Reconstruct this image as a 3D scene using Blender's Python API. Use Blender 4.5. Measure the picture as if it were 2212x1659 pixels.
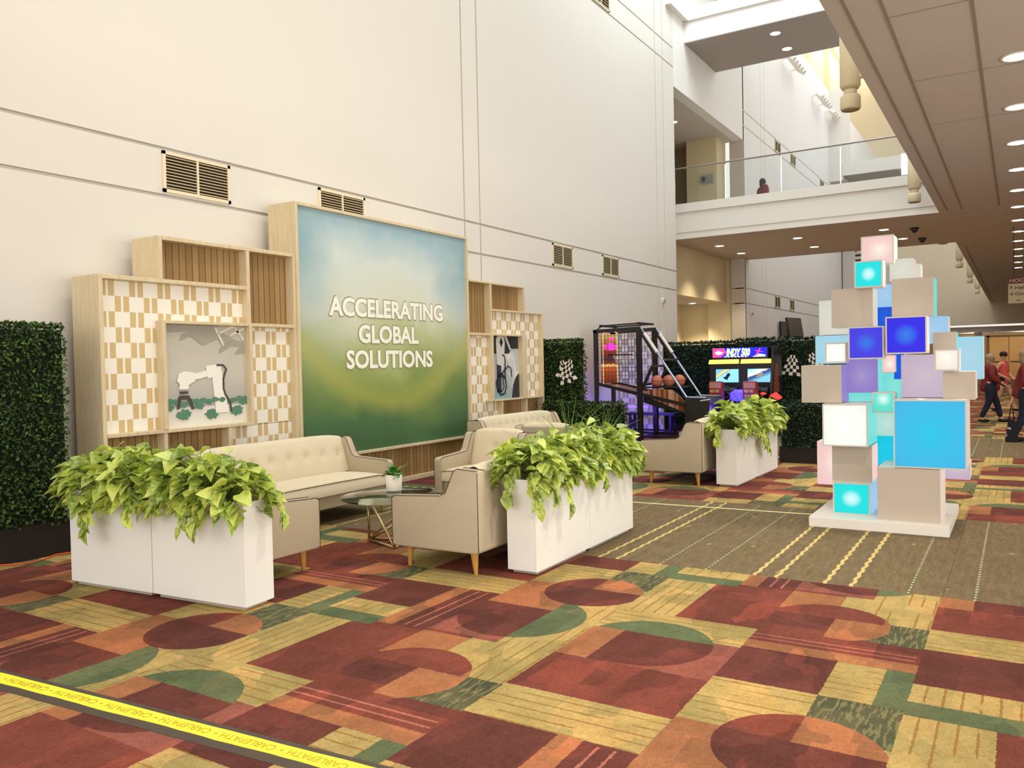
import bpy, bmesh, math, random
from math import sin, cos, pi, radians, sqrt
from mathutils import Vector, Matrix

for o in list(bpy.data.objects):
    bpy.data.objects.remove(o, do_unlink=True)
SC = bpy.context.scene
COL = SC.collection

# ------------------------------------------------------------------ camera
YAW, PITCH, ROLL, FPX, CAMH = 5.55948310e-01, -2.39828293e-02, -2.12922563e-02, 1763.77459, 1.55
fw = Vector((cos(YAW) * cos(PITCH), sin(YAW) * cos(PITCH), sin(PITCH)))
rt = fw.cross(Vector((0, 0, 1))).normalized()
up = rt.cross(fw)
cr, sr = cos(ROLL), sin(ROLL)
R_ = cr * rt + sr * up
U_ = -sr * rt + cr * up
cam = bpy.data.cameras.new('camera')
camo = bpy.data.objects.new('camera', cam)
COL.objects.link(camo)
camo.matrix_world = Matrix(((R_.x, U_.x, -fw.x, 0), (R_.y, U_.y, -fw.y, 0), (R_.z, U_.z, -fw.z, CAMH), (0, 0, 0, 1)))
cam.sensor_fit = 'HORIZONTAL'
cam.sensor_width = 36.0
cam.lens = 36.0 * FPX / 2212.0
cam.clip_start = 0.05
cam.clip_end = 300
SC.camera = camo

# ------------------------------------------------------------------ world, lights, exposure
W = bpy.data.worlds.new('world')
SC.world = W
W.use_nodes = True
bg = W.node_tree.nodes['Background']
bg.inputs[0].default_value = (1.0, 0.96, 0.89, 1)
bg.inputs[1].default_value = 0.62
SC.view_settings.view_transform = 'Standard'
SC.view_settings.look = 'None'
SC.view_settings.exposure = 0.62
SC.view_settings.gamma = 1.0
SC.view_settings.use_curve_mapping = False
SC.cycles.use_denoising = True
SC.cycles.max_bounces = 6
SC.cycles.diffuse_bounces = 4
SC.cycles.glossy_bounces = 3
SC.cycles.transmission_bounces = 4
SC.cycles.transparent_max_bounces = 6
SC.cycles.sample_clamp_indirect = 6


def area_light(name, loc, rot, sx, sy, power, col):
    l = bpy.data.lights.new(name, 'AREA')
    l.shape = 'RECTANGLE'
    l.size = sx
    l.size_y = sy
    l.energy = power
    l.color = col
    o = bpy.data.objects.new(name, l)
    COL.objects.link(o)
    o.location = loc
    o.rotation_euler = rot
    return o


area_light('skylight_near', (8, 4.6, 15.5), (0, 0, 0), 9, 4, 90, (1.0, 0.93, 0.82))
area_light('skylight_bridge', (17.5, 4.4, 15.5), (0, 0, 0), 6, 4, 620, (0.78, 0.93, 1.0))
area_light('skylight_far', (38, 4.4, 19), (0, 0, 0), 22, 5, 900, (0.80, 0.91, 1.0))
area_light('fill_behind_camera', (-6.5, 0.5, 2.6), (0, radians(-90), 0), 4.6, 14, 330, (1.0, 0.975, 0.94))  # added unseen fill behind the camera, lifts camera-facing sides and the ceiling
area_light('fill_from_right', (6.0, -6.9, 2.6), (radians(90), 0, 0), 18, 4.4, 500, (1.0, 0.99, 0.96))  # added unseen fill from the right, brightens planter sides, seats and ceiling
area_light('clerestory_fill', (46, 8.2, 21), (radians(70), 0, 0), 30, 2, 420, (1.0, 0.93, 0.74))  # warm fill added to raise the brightness of the clerestory wall
area_light('lounge_wash_light', (6.5, 2.6, 9.5), (radians(18), 0, 0), 5, 0.6, 110, (1.0, 0.90, 0.72))

# ------------------------------------------------------------------ helpers
def lin(c):
    c = c / 255.0
    return c / 12.92 if c <= 0.04045 else ((c + 0.055) / 1.055) ** 2.4


def rgb(r, g, b):
    return (lin(r), lin(g), lin(b), 1)


class NT:
    """small node-graph helper"""
    def __init__(s, name, rough=0.6, spec=0.3):
        s.m = bpy.data.materials.new(name)
        s.m.use_nodes = True
        s.t = s.m.node_tree
        s.b = s.t.nodes['Principled BSDF']
        s.b.inputs['Roughness'].default_value = rough
        s.b.inputs['Specular IOR Level'].default_value = spec

    def n(s, kind, **kw):
        nd = s.t.nodes.new(kind)
        for k, v in kw.items():
            setattr(nd, k, v)
        return nd

    def lk(s, a, b):
        s.t.links.new(a, b)

    def put(s, sock, v):
        if hasattr(v, 'is_linked') or isinstance(v, bpy.types.NodeSocket):
            s.lk(v, sock)
        else:
            sock.default_value = v

    def m_(s, op, a, b=0.0, c=None, clamp=False):
        nd = s.n('ShaderNodeMath', operation=op)
        nd.use_clamp = clamp
        s.put(nd.inputs[0], a)
        s.put(nd.inputs[1], b)
        if c is not None:
            s.put(nd.inputs[2], c)
        return nd.outputs[0]

    def mix(s, f, a, b, mode='MIX'):
        nd = s.n('ShaderNodeMix', data_type='RGBA', blend_type=mode)
        s.put(nd.inputs[0], f)
        s.put(nd.inputs[6], a)
        s.put(nd.inputs[7], b)
        return nd.outputs[2]

    def pos(s):
        return s.n('ShaderNodeNewGeometry').outputs['Position']

    def obj(s):
        return s.n('ShaderNodeTexCoord').outputs['Object']

    def gen(s):
        return s.n('ShaderNodeTexCoord').outputs['Generated']

    def sep(s, v):
        nd = s.n('ShaderNodeSeparateXYZ')
        s.lk(v, nd.inputs[0])
        return nd.outputs

    def comb(s, x, y, z=0.0):
        nd = s.n('ShaderNodeCombineXYZ')
        s.put(nd.inputs[0], x)
        s.put(nd.inputs[1], y)
        s.put(nd.inputs[2], z)
        return nd.outputs[0]

    def noise(s, vec, scale, detail=3, rough=0.55):
        nd = s.n('ShaderNodeTexNoise')
        s.lk(vec, nd.inputs['Vector'])
        nd.inputs['Scale'].default_value = scale
        nd.inputs['Detail'].default_value = detail
        nd.inputs['Roughness'].default_value = rough
        return nd.outputs['Fac']

    def scale(s, vec, xyz):
        nd = s.n('ShaderNodeVectorMath', operation='MULTIPLY')
        s.lk(vec, nd.inputs[0])
        nd.inputs[1].default_value = xyz
        return nd.outputs[0]

    def ramp(s, fac, stops, interp='LINEAR'):
        nd = s.n('ShaderNodeValToRGB')
        cr_ = nd.color_ramp
        cr_.interpolation = interp
        while len(cr_.elements) < len(stops):
            cr_.elements.new(0.5)
        for e, (p, c) in zip(cr_.elements, stops):
            e.position = p
        for e, (p, c) in zip(cr_.elements, stops):
            e.color = c
        s.lk(fac, nd.inputs[0])
        return nd

    def bump(s, h, strength=0.2, dist=0.01):
        nd = s.n('ShaderNodeBump')
        nd.inputs['Strength'].default_value = strength
        nd.inputs['Distance'].default_value = dist
        s.lk(h, nd.inputs['Height'])
        s.lk(nd.outputs[0], s.b.inputs['Normal'])

    def color(s, c):
        s.put(s.b.inputs['Base Color'], c)


def plain(name, col, rough=0.6, spec=0.3, metal=0.0, noise=0.0, nscale=8.0):
    N = NT(name, rough, spec)
    N.b.inputs['Metallic'].default_value = metal
    if noise:
        f = N.noise(N.obj(), nscale, 3)
        d = tuple(max(0, c * (1 - noise)) for c in col[:3]) + (1,)
        l = tuple(min(1, c * (1 + noise)) for c in col[:3]) + (1,)
        N.color(N.mix(f, d, l))
    else:
        N.color(col)
    return N.m


def emis(name, col, strength, base=None):
    N = NT(name, 0.4, 0.3)
    N.color(base or col)
    N.b.inputs['Emission Color'].default_value = col
    N.b.inputs['Emission Strength'].default_value = strength
    return N.m


class MB:
    """collects shapes into one mesh (world or local coordinates)"""
    def __init__(s):
        s.v = []
        s.f = []
        s.mi = []
        s.smooth = []

    def add(s, vs, fs, mi=0, smooth=False):
        b = len(s.v)
        s.v += [tuple(v) for v in vs]
        for f in fs:
            s.f.append(tuple(b + i for i in f))
            s.mi.append(mi)
            s.smooth.append(smooth)
        return s

    def box(s, x0, x1, y0, y1, z0, z1, mi=0):
        vs = [(x, y, z) for z in (z0, z1) for y in (y0, y1) for x in (x0, x1)]
        return s.add(vs, [(0, 2, 3, 1), (4, 5, 7, 6), (0, 1, 5, 4), (2, 6, 7, 3), (0, 4, 6, 2), (1, 3, 7, 5)], mi)

    def obox(s, c, d, u, n, hd, hu, hn, mi=0):
        """oriented box: centre c, unit axes d,u,n, half sizes"""
        c, d, u, n = Vector(c), Vector(d), Vector(u), Vector(n)
        vs = [c + d * (a * hd) + u * (b * hu) + n * (e * hn) for e in (-1, 1) for b in (-1, 1) for a in (-1, 1)]
        return s.add(vs, [(0, 2, 3, 1), (4, 5, 7, 6), (0, 1, 5, 4), (2, 6, 7, 3), (0, 4, 6, 2), (1, 3, 7, 5)], mi)

    def bar(s, a, b, w, h=None, mi=0, upv=(0, 0, 1)):
        a, b = Vector(a), Vector(b)
        h = h or w
        d = (b - a)
        L = d.length
        d.normalize()
        u = Vector(upv)
        if abs(d.dot(u)) > 0.98:
            u = Vector((1, 0, 0))
        n = d.cross(u).normalized()
        u = n.cross(d)
        return s.obox((a + b) / 2, d, u, n, L / 2, h / 2, w / 2, mi)

    def cyl(s, a, b, r0, r1=None, seg=12, mi=0, caps=True, smooth=True):
        a, b = Vector(a), Vector(b)
        r1 = r0 if r1 is None else r1
        d = (b - a).normalized()
        u = Vector((0, 0, 1)) if abs(d.z) < 0.95 else Vector((1, 0, 0))
        p = d.cross(u).normalized()
        q = p.cross(d)
        vs = []
        for c, r in ((a, r0), (b, r1)):
            for i in range(seg):
                t = 2 * pi * i / seg
                vs.append(c + p * (r * cos(t)) + q * (r * sin(t)))
        s.add(vs, [(i, (i + 1) % seg, seg + (i + 1) % seg, seg + i) for i in range(seg)], mi, smooth)
        if caps:
            s.add(vs[:seg], [tuple(range(seg))[::-1]], mi)
            s.add(vs[seg:], [tuple(range(seg))], mi)
        return s

    def tube(s, pts, r, seg=6, mi=0):
        rs = r if isinstance(r, (list, tuple)) else [r] * len(pts)
        P = [Vector(p) for p in pts]
        vs = []
        for i, p in enumerate(P):
            d = (P[min(i + 1, len(P) - 1)] - P[max(i - 1, 0)]).normalized()
            u = Vector((0, 0, 1)) if abs(d.z) < 0.9 else Vector((1, 0, 0))
            a = d.cross(u).normalized()
            b = a.cross(d)
            for k in range(seg):
                t = 2 * pi * k / seg
                vs.append(p + a * (rs[i] * cos(t)) + b * (rs[i] * sin(t)))
        fs = [(i * seg + k, i * seg + (k + 1) % seg, (i + 1) * seg + (k + 1) % seg, (i + 1) * seg + k)
              for i in range(len(P) - 1) for k in range(seg)]
        fs.append(tuple(range(seg))[::-1])
        fs.append(tuple((len(P) - 1) * seg + k for k in range(seg)))
        return s.add(vs, fs, mi, True)

    def lathe(s, c, prof, seg=24, mi=0, smooth=True):
        vs = []
        for r, z in prof:
            for i in range(seg):
                t = 2 * pi * i / seg
                vs.append((c[0] + r * cos(t), c[1] + r * sin(t), c[2] + z))
        n = len(prof)
        fs = [(j * seg + i, j * seg + (i + 1) % seg, (j + 1) * seg + (i + 1) % seg, (j + 1) * seg + i)
              for j in range(n - 1) for i in range(seg)]
        fs.append(tuple(range(seg))[::-1])
        fs.append(tuple((n - 1) * seg + i for i in range(seg)))
        return s.add(vs, fs, mi, smooth)

    def prism(s, poly, axis, a, b, mi=0):
        """polygon extruded along axis: axis 'x' poly=(y,z); 'y' poly=(x,z); 'z' poly=(x,y)"""
        def mk(p, t):
            return {'x': (t, p[0], p[1]), 'y': (p[0], t, p[1]), 'z': (p[0], p[1], t)}[axis]
        n = len(poly)
        vs = [mk(p, a) for p in poly] + [mk(p, b) for p in poly]
        fs = [tuple(range(n))[::-1], tuple(range(n, 2 * n))] + [(i, (i + 1) % n, n + (i + 1) % n, n + i) for i in range(n)]
        return s.add(vs, fs, mi)

    def ball(s, c, r, seg=16, rings=10, mi=0, sc=(1, 1, 1)):
        vs = []
        for j in range(1, rings):
            a = pi * j / rings
            for i in range(seg):
                t = 2 * pi * i / seg
                vs.append((c[0] + r * sc[0] * sin(a) * cos(t), c[1] + r * sc[1] * sin(a) * sin(t), c[2] + r * sc[2] * cos(a)))
        vs.append((c[0], c[1], c[2] + r * sc[2]))
        vs.append((c[0], c[1], c[2] - r * sc[2]))
        fs = [(j * seg + i, (j + 1) * seg + i, (j + 1) * seg + (i + 1) % seg, j * seg + (i + 1) % seg)
              for j in range(rings - 2) for i in range(seg)]
        T, B = len(vs) - 2, len(vs) - 1
        fs += [(T, i, (i + 1) % seg) for i in range(seg)]
        fs += [(B, (rings - 2) * seg + (i + 1) % seg, (rings - 2) * seg + i) for i in range(seg)]
        return s.add(vs, fs, mi, True)


def tag(o, label=None, cat=None, group=None, kind=None):
    if label: o['label'] = label
    if cat: o['category'] = cat
    if group: o['group'] = group
    if kind: o['kind'] = kind
    return o


def wloc(o):
    v = Vector((0, 0, 0))
    while o:
        v += o.location
        o = o.parent
    return v


def mk(name, mb, mats, parent=None, bevel=0.0, seg=2, origin=None, fixn=True, subsurf=0):
    """link the collected shapes as ONE object; coordinates of mb are those of the scene at build time"""
    me = bpy.data.meshes.new(name)
    off = wloc(parent) if parent else (Vector(origin) if origin else None)
    if origin is not None:
        off = Vector(origin)
    if off is None:
        if mb.v:
            xs = [v[0] for v in mb.v]; ys = [v[1] for v in mb.v]; zs = [v[2] for v in mb.v]
            off = Vector(((min(xs) + max(xs)) / 2, (min(ys) + max(ys)) / 2, min(zs)))
        else:
            off = Vector((0, 0, 0))
    me.from_pydata([(v[0] - off.x, v[1] - off.y, v[2] - off.z) for v in mb.v], [], mb.f)
    for m in (mats if isinstance(mats, (list, tuple)) else [mats]):
        me.materials.append(m)
    for p, mi, sm in zip(me.polygons, mb.mi, mb.smooth):
        p.material_index = mi
        p.use_smooth = sm
    if fixn:
        bm = bmesh.new()
        bm.from_mesh(me)
        bmesh.ops.recalc_face_normals(bm, faces=bm.faces)
        bm.to_mesh(me)
        bm.free()
    o = bpy.data.objects.new(name, me)
    COL.objects.link(o)
    if parent:
        o.parent = parent
        o.location = off - wloc(parent)
    else:
        o.location = off
    if bevel:
        md = o.modifiers.new('bevel', 'BEVEL')
        md.width = bevel
        md.segments = seg
        md.limit_method = 'ANGLE'
        md.angle_limit = radians(35)
    if subsurf:
        md = o.modifiers.new('subsurf', 'SUBSURF')
        md.levels = subsurf
        md.render_levels = subsurf
    return o


def empty(name, loc, label, cat, group=None):
    o = bpy.data.objects.new(name, None)
    COL.objects.link(o)
    o.location = loc
    o.empty_display_size = 0.2
    return tag(o, label, cat, group)


def struct(name, mb, mat, parent=None, **kw):
    o = mk(name, mb, mat, parent, **kw)
    if not parent:
        o['kind'] = 'structure'
    return o


def dup(root, loc, rz=0.0, label=None, group=None):
    def cp(o, par):
        c = o.copy()
        COL.objects.link(c)
        c.parent = par
        for ch in o.children:
            cp(ch, c)
        return c
    r = cp(root, None)
    r.location = loc
    r.rotation_euler = (0, 0, rz)
    if label: r['label'] = label
    if group: r['group'] = group
    return r


def text_mb(txt, width=None, height=None, off=0.0, ext=0.0, align='LEFT', shear=0.0):
    """vertices/faces of a text in its own x/y plane, scaled so cap height / width match"""
    cu = bpy.data.curves.new('t', 'FONT')
    cu.body = txt
    cu.size = 1
    cu.offset = off
    cu.extrude = ext
    cu.shear = shear
    cu.resolution_u = 3
    o = bpy.data.objects.new('t', cu)
    COL.objects.link(o)
    dg = bpy.context.evaluated_depsgraph_get()
    me = bpy.data.meshes.new_from_object(o.evaluated_get(dg))
    vs = [v.co.copy() for v in me.vertices]
    fs = [tuple(p.vertices) for p in me.polygons]
    bpy.data.objects.remove(o, do_unlink=True)
    bpy.data.curves.remove(cu)
    bpy.data.meshes.remove(me)
    x0 = min(v.x for v in vs); x1 = max(v.x for v in vs)
    y0 = min(v.y for v in vs); y1 = max(v.y for v in vs)
    sx = (width / (x1 - x0)) if width else None
    sy = (height / (y1 - y0)) if height else None
    if sx is None: sx = sy
    if sy is None: sy = sx
    vs = [((v.x - x0) * sx, (v.y - y0) * sy, v.z) for v in vs]
    return vs, fs


def put_text(mb, txt, origin, xd, yd, width, height, off=0.0, mi=0, shear=0.0):
    vs, fs = text_mb(txt, width, height, off, shear=shear)
    O, X, Y = Vector(origin), Vector(xd), Vector(yd)
    par = list(range(len(vs)))

    def find(a):
        while par[a] != a:
            par[a] = par[par[a]]
            a = par[a]
        return a
    for f in fs:
        for q in f[1:]:
            par[find(q)] = find(f[0])
    roots = sorted({find(i) for i in range(len(vs))}, key=lambda r: min(vs[i][0] for i in range(len(vs)) if find(i) == r))
    step = {r: 0.0005 * (k % 2) for k, r in enumerate(roots)}   # neighbouring letters never share a plane
    Zn = X.cross(Y).normalized()
    mb.add([O + X * v[0] + Y * v[1] + Zn * step[find(i)] for i, v in enumerate(vs)], fs, mi)


# ------------------------------------------------------------------ materials
def paint(name, col, var=0.03, rough=0.55):
    N = NT(name, rough, 0.25)
    f = N.noise(N.scale(N.pos(), (0.35, 0.35, 0.35)), 1.0, 2)
    a = tuple(c * (1 - var) for c in col[:3]) + (1,)
    b = tuple(min(1, c * (1 + var)) for c in col[:3]) + (1,)
    N.color(N.mix(f, a, b))
    return N.m


M = {}
M['wall'] = paint('cream_wall_paint', (0.72, 0.68, 0.615, 1))
M['white_wall'] = paint('white_wall_paint', (0.82, 0.79, 0.75, 1))
M['beige_wall'] = paint('beige_wall_paint', (0.70, 0.61, 0.46, 1))
M['yellow_wall'] = paint('yellow_wall_paint', (0.70, 0.60, 0.38, 1))
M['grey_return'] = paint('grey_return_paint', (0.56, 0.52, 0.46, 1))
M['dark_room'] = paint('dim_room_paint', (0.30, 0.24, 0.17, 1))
M['groove'] = plain('groove_shadow', (0.10, 0.075, 0.05, 1), 0.9)
M['ceiling'] = paint('taupe_ceiling_board', (0.58, 0.535, 0.48, 1), 0.05, 0.8)
M['seam'] = plain('ceiling_seam', (0.30, 0.26, 0.20, 1), 0.9)
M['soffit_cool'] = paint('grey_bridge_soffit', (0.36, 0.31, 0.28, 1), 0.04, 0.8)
M['vent_frame'] = plain('vent_frame_paint', rgb(228, 216, 184), 0.5)
M['vent_dark'] = plain('vent_dark', (0.022, 0.014, 0.006, 1), 0.9)
M['vent_slat'] = plain('vent_slat', rgb(214, 196, 160), 0.5)
M['lamp'] = emis('downlight_glow', (1.0, 0.95, 0.82, 1), 9.0)
M['trim_white'] = plain('white_trim', rgb(232, 226, 214), 0.4)
M['black'] = plain('black_plastic', (0.012, 0.012, 0.014, 1), 0.4, 0.4)
M['black_metal'] = plain('black_powder_coat', (0.018, 0.014, 0.012, 1), 0.35, 0.5)
M['dark_box'] = plain('dark_planter_trough', (0.02, 0.013, 0.010, 1), 0.7)
M['chrome'] = plain('chrome', (0.8, 0.8, 0.82, 1), 0.15, 0.5, 1.0)


def mat_oak():
    N = NT('light_oak_laminate', 0.5, 0.3)
    p = N.pos()
    g = N.noise(N.scale(p, (14, 14, 1.2)), 3.0, 4, 0.6)
    N.color(N.ramp(g, [(0.2, rgb(198, 178, 142)), (0.5, rgb(218, 200, 164)), (0.85, rgb(228, 212, 180))]).outputs[0])
    return N.m


def mat_slat():
    N = NT('brown_slat_boards', 0.6, 0.25)
    p = N.sep(N.pos())
    cell = N.m_('FLOOR', N.m_('MULTIPLY', p[0], 1 / 0.077))
    wn = N.n('ShaderNodeTexWhiteNoise', noise_dimensions='1D')
    N.lk(cell, wn.inputs['W'])
    base = N.ramp(wn.outputs[0], [(0, rgb(150, 118, 74)), (0.5, rgb(166, 134, 88)), (1, rgb(180, 148, 100))]).outputs[0]
    g = N.noise(N.scale(N.pos(), (20, 20, 1.5)), 3.0, 4, 0.6)
    base = N.mix(N.m_('MULTIPLY', g, 0.35), base, rgb(120, 92, 56))
    fr = N.m_('FRACT', N.m_('MULTIPLY', p[0], 1 / 0.077))
    gap = N.m_('LESS_THAN', fr, 0.10)
    N.color(N.mix(gap, base, rgb(84, 62, 38)))
    N.bump(N.m_('SUBTRACT', 1.0, gap), 0.6, 0.01)
    return N.m


def mat_lattice(u0=4.37, v0=2.409, pale=False, axis=0):
    """woven white strips over tan board: rows of white squares and tan slots"""
    N = NT('woven_lattice' + ('_pale' if pale else ''), 0.6, 0.25)
    p = N.sep(N.pos())
    u = N.m_('SUBTRACT', p[axis], u0)
    v = N.m_('SUBTRACT', v0, p[2])
    pitch, row = 0.2965, 0.1447
    r = N.m_('FLOOR', N.m_('DIVIDE', v, row))
    par = N.m_('MODULO', N.m_('ADD', r, 100.0), 2.0)
    uu = N.m_('FRACT', N.m_('ADD', N.m_('DIVIDE', u, pitch), N.m_('MULTIPLY', par, 0.5)))
    sq = N.m_('GREATER_THAN', uu, 0.485)
    thin = N.m_('MULTIPLY', N.m_('GREATER_THAN', uu, 0.205), N.m_('LESS_THAN', uu, 0.285))
    w = N.m_('MAXIMUM', sq, thin)
    if pale:
        white, tan = rgb(235, 232, 232), rgb(186, 174, 170)
    else:
        white, tan = rgb(248, 243, 230), rgb(218, 192, 140)
    nz = N.noise(N.scale(N.pos(), (30, 30, 3)), 2.0, 2)
    tan2 = N.mix(N.m_('MULTIPLY', nz, 0.3), tan, tuple(c * 0.75 for c in tan[:3]) + (1,))
    N.color(N.mix(w, tan2, white))
    N.bump(w, 0.9, 0.012)
    return N.m


def mat_fabric(name, col, dark=0.9):
    N = NT(name, 0.85, 0.15)
    f = N.noise(N.obj(), 260.0, 2)
    g = N.noise(N.scale(N.obj(), (6, 6, 14)), 1.0, 3)
    a = tuple(c * dark for c in col[:3]) + (1,)
    N.color(N.mix(N.m_('MULTIPLY', N.m_('ADD', f, g), 0.5), a, col))
    N.bump(f, 0.15, 0.002)
    N.b.inputs['Sheen Weight'].default_value = 0.15
    return N.m


M['oak'] = mat_oak()
M['slat'] = mat_slat()
M['lattice'] = mat_lattice()
M['lattice_pale'] = mat_lattice(7.5, 2.2, True, 1)
M['fabric'] = mat_fabric('cream_linen_upholstery', (0.74, 0.64, 0.46, 1))
M['fabric_side'] = mat_fabric('tan_linen_upholstery', (0.52, 0.44, 0.31, 1))
M['piping'] = plain('dark_piping', rgb(98, 78, 56), 0.8)
M['leg_wood'] = plain('honey_wood_leg', rgb(188, 140, 72), 0.35, 0.4, noise=0.12, nscale=20)
M['planter'] = plain('white_gloss_laminate', (0.86, 0.85, 0.81, 1), 0.22, 0.45)
M['plinth'] = plain('grey_plinth', rgb(176, 168, 156), 0.6)
M['soil'] = plain('potting_soil', (0.03, 0.02, 0.012, 1), 0.95)


def mat_leaf():
    N = NT('variegated_pothos_leaf', 0.38, 0.45)
    oi = N.n('ShaderNodeNewGeometry').outputs['Random Per Island']
    f = N.noise(N.scale(N.obj(), (1, 1, 1)), 34.0, 4, 0.7)
    base = N.ramp(oi, [(0, rgb(66, 104, 26)), (0.30, rgb(124, 160, 44)), (0.65, rgb(182, 204, 68)), (1, rgb(222, 232, 112))]).outputs[0]
    var = N.ramp(f, [(0.38, (0, 0, 0, 1)), (0.62, (1, 1, 1, 1))]).outputs[0]
    c = N.mix(N.m_('MULTIPLY', var, 0.6), base, rgb(226, 232, 140))
    dk = N.ramp(f, [(0.30, (1, 1, 1, 1)), (0.42, (0, 0, 0, 1))]).outputs[0]
    c = N.mix(N.m_('MULTIPLY', dk, 0.6), c, rgb(62, 104, 30))
    N.color(c)
    tr = N.n('ShaderNodeBsdfTranslucent')
    N.lk(c, tr.inputs[0])
    ms = N.n('ShaderNodeMixShader')
    ms.inputs[0].default_value = 0.25
    out = N.t.nodes['Material Output']
    N.lk(N.b.outputs[0], ms.inputs[1])
    N.lk(tr.outputs[0], ms.inputs[2])
    N.lk(ms.outputs[0], out.inputs[0])
    return N.m


def mat_box(name, a, b, c):
    N = NT(name, 0.55, 0.3)
    oi = N.n('ShaderNodeNewGeometry').outputs['Random Per Island']
    N.color(N.ramp(oi, [(0, a), (0.6, b), (1, c)]).outputs[0])
    return N.m


M['pothos'] = mat_leaf()
M['stem'] = plain('green_vine', rgb(140, 160, 70), 0.5)
M['grass'] = plain('grass_blade', rgb(120, 150, 74), 0.5)
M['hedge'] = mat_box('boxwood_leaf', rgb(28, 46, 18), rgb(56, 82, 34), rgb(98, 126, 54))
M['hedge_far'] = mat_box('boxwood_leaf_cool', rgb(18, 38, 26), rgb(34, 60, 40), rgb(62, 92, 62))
M['hedge_core'] = plain('hedge_core', (0.010, 0.016, 0.006, 1), 0.95)


# ------------------------------------------------------------------ carpet
def mat_carpet():
    N = NT('patterned_carpet', 0.95, 0.08)
    P = N.pos()
    wob = N.n('ShaderNodeTexNoise')
    N.lk(P, wob.inputs['Vector'])
    wob.inputs['Scale'].default_value = 60
    wob.inputs['Detail'].default_value = 1
    wv = N.n('ShaderNodeVectorMath', operation='MULTIPLY_ADD')
    N.lk(wob.outputs['Color'], wv.inputs[0])
    wv.inputs[1].default_value = (0.012, 0.012, 0)
    N.lk(P, wv.inputs[2])
    s = N.sep(wv.outputs[0])
    X, Y = s[0], s[1]
    n = N.m_('FLOOR', N.m_('DIVIDE', N.m_('SUBTRACT', 2.99, Y), 1.70))
    ys = N.m_('ADD', Y, N.m_('MULTIPLY', n, 1.70))
    xs = N.m_('SUBTRACT', X, N.m_('MULTIPLY', n, 1.81))
    u = N.m_('SUBTRACT', N.m_('DIVIDE', N.m_('SUBTRACT', xs, 2.57), 3.46), N.m_('FLOOR', N.m_('DIVIDE', N.m_('SUBTRACT', xs, 2.57), 3.46)))
    xu = N.m_('MULTIPLY_ADD', u, 3.46, 2.57)
    # colours, alpha: 1 plain, 0.5 dashes along y, 0 dashes along x
    def C(c, a=1.0):
        return (c[0], c[1], c[2], a)
    y_, r_, m_, o_, g_, d_, p_ = (rgb(170, 149, 94), rgb(120, 66, 55), rgb(101, 58, 51), rgb(157, 105, 72),
                                   rgb(94, 104, 74), rgb(84, 86, 64), rgb(138, 84, 72))
    YY, YX = C(y_, 0.5), C(y_, 0.0)
    Rr, Mm, Oo, Gg, Dd, Pp = C(r_), C(m_), C(o_), C(g_), C(d_, 0.75), C(p_)
    bands = [
        (1.53, [(2.57, Mm), (2.96, YY), (3.32, Rr), (3.80, Pp), (4.33, YY), (4.69, Rr), (5.57, Mm)]),
        (1.65, [(2.57, Oo), (2.96, YY), (3.32, Rr), (3.80, Pp), (4.33, YY), (4.69, Rr), (5.57, Oo)]),
        (1.79, [(2.57, Mm), (2.96, YY), (3.32, Rr), (3.80, Pp), (4.33, YY), (4.69, Rr), (5.50, Gg), (5.66, YX), (5.89, Mm)]),
        (1.95, [(2.57, Mm), (2.96, YY), (3.32, Rr), (3.80, Mm), (4.33, YY), (4.69, YX), (5.50, Gg), (5.66, YX), (5.89, Mm)]),
        (2.14, [(2.57, Mm), (2.96, YY), (3.32, Rr), (3.80, Oo), (4.29, YY), (4.69, YX), (5.50, Gg), (5.66, YX), (5.89, Mm)]),
        (2.27, [(2.57, Oo), (2.69, Rr), (2.85, Mm), (2.94, Dd), (3.29, YX), (4.70, YY), (5.10, Dd), (5.53, Gg)]),
        (2.50, [(2.57, Oo), (2.69, Rr), (2.85, Mm), (2.94, Dd), (3.29, YX), (4.70, YY), (5.17, Dd), (5.53, YY)]),
        (2.66, [(2.57, Oo), (2.69, Rr), (2.85, Rr), (3.29, C(y_)), (3.78, Pp), (4.20, Mm), (4.44, Oo), (5.01, YY), (5.53, Mm)]),
        (9.9, [(2.57, Oo), (2.69, Rr), (2.85, Rr), (3.36, Oo), (3.76, Rr), (3.80, Pp), (4.15, Mm), (4.44, Oo), (5.01, YY), (5.53, Mm)]),
    ]
    col = None
    alp = None
    prev = None
    for top, st in bands:
        rp = N.ramp(u, [((x - 2.57) / 3.46, c) for x, c in st], 'CONSTANT')
        if col is None:
            col, alp = rp.outputs[0], rp.outputs[1]
        else:
            f = N.m_('GREATER_THAN', ys, prev)
            col = N.mix(f, col, rp.outputs[0])
            a2 = N.n('ShaderNodeMix', data_type='FLOAT')
            N.lk(f, a2.inputs[0]); N.lk(alp, a2.inputs[2]); N.lk(rp.outputs[1], a2.inputs[3])
            alp = a2.outputs[0]
        prev = top

    def gt(a, b): return N.m_('GREATER_THAN', a, b)
    def lt(a, b): return N.m_('LESS_THAN', a, b)
    def AND(*a):
        r = a[0]
        for b in a[1:]:
            r = N.m_('MULTIPLY', r, b)
        return r
    def circ(cx, cy, r):
        dx = N.m_('SUBTRACT', xu, cx)
        dy = N.m_('SUBTRACT', ys, cy)
        return lt(N.m_('ADD', N.m_('MULTIPLY', dx, dx), N.m_('MULTIPLY', dy, dy)), r * r)

    def over(f, c):
        nonlocal col, alp
        col = N.mix(f, col, c)
        alp = N.m_('MAXIMUM', alp, f)
    A = AND(circ(3.21, 2.67, 0.338), gt(xu, 2.70))
    over(AND(A, gt(xu, 3.02)), Mm)
    over(AND(A, gt(xu, 3.28)), Rr)
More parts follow.
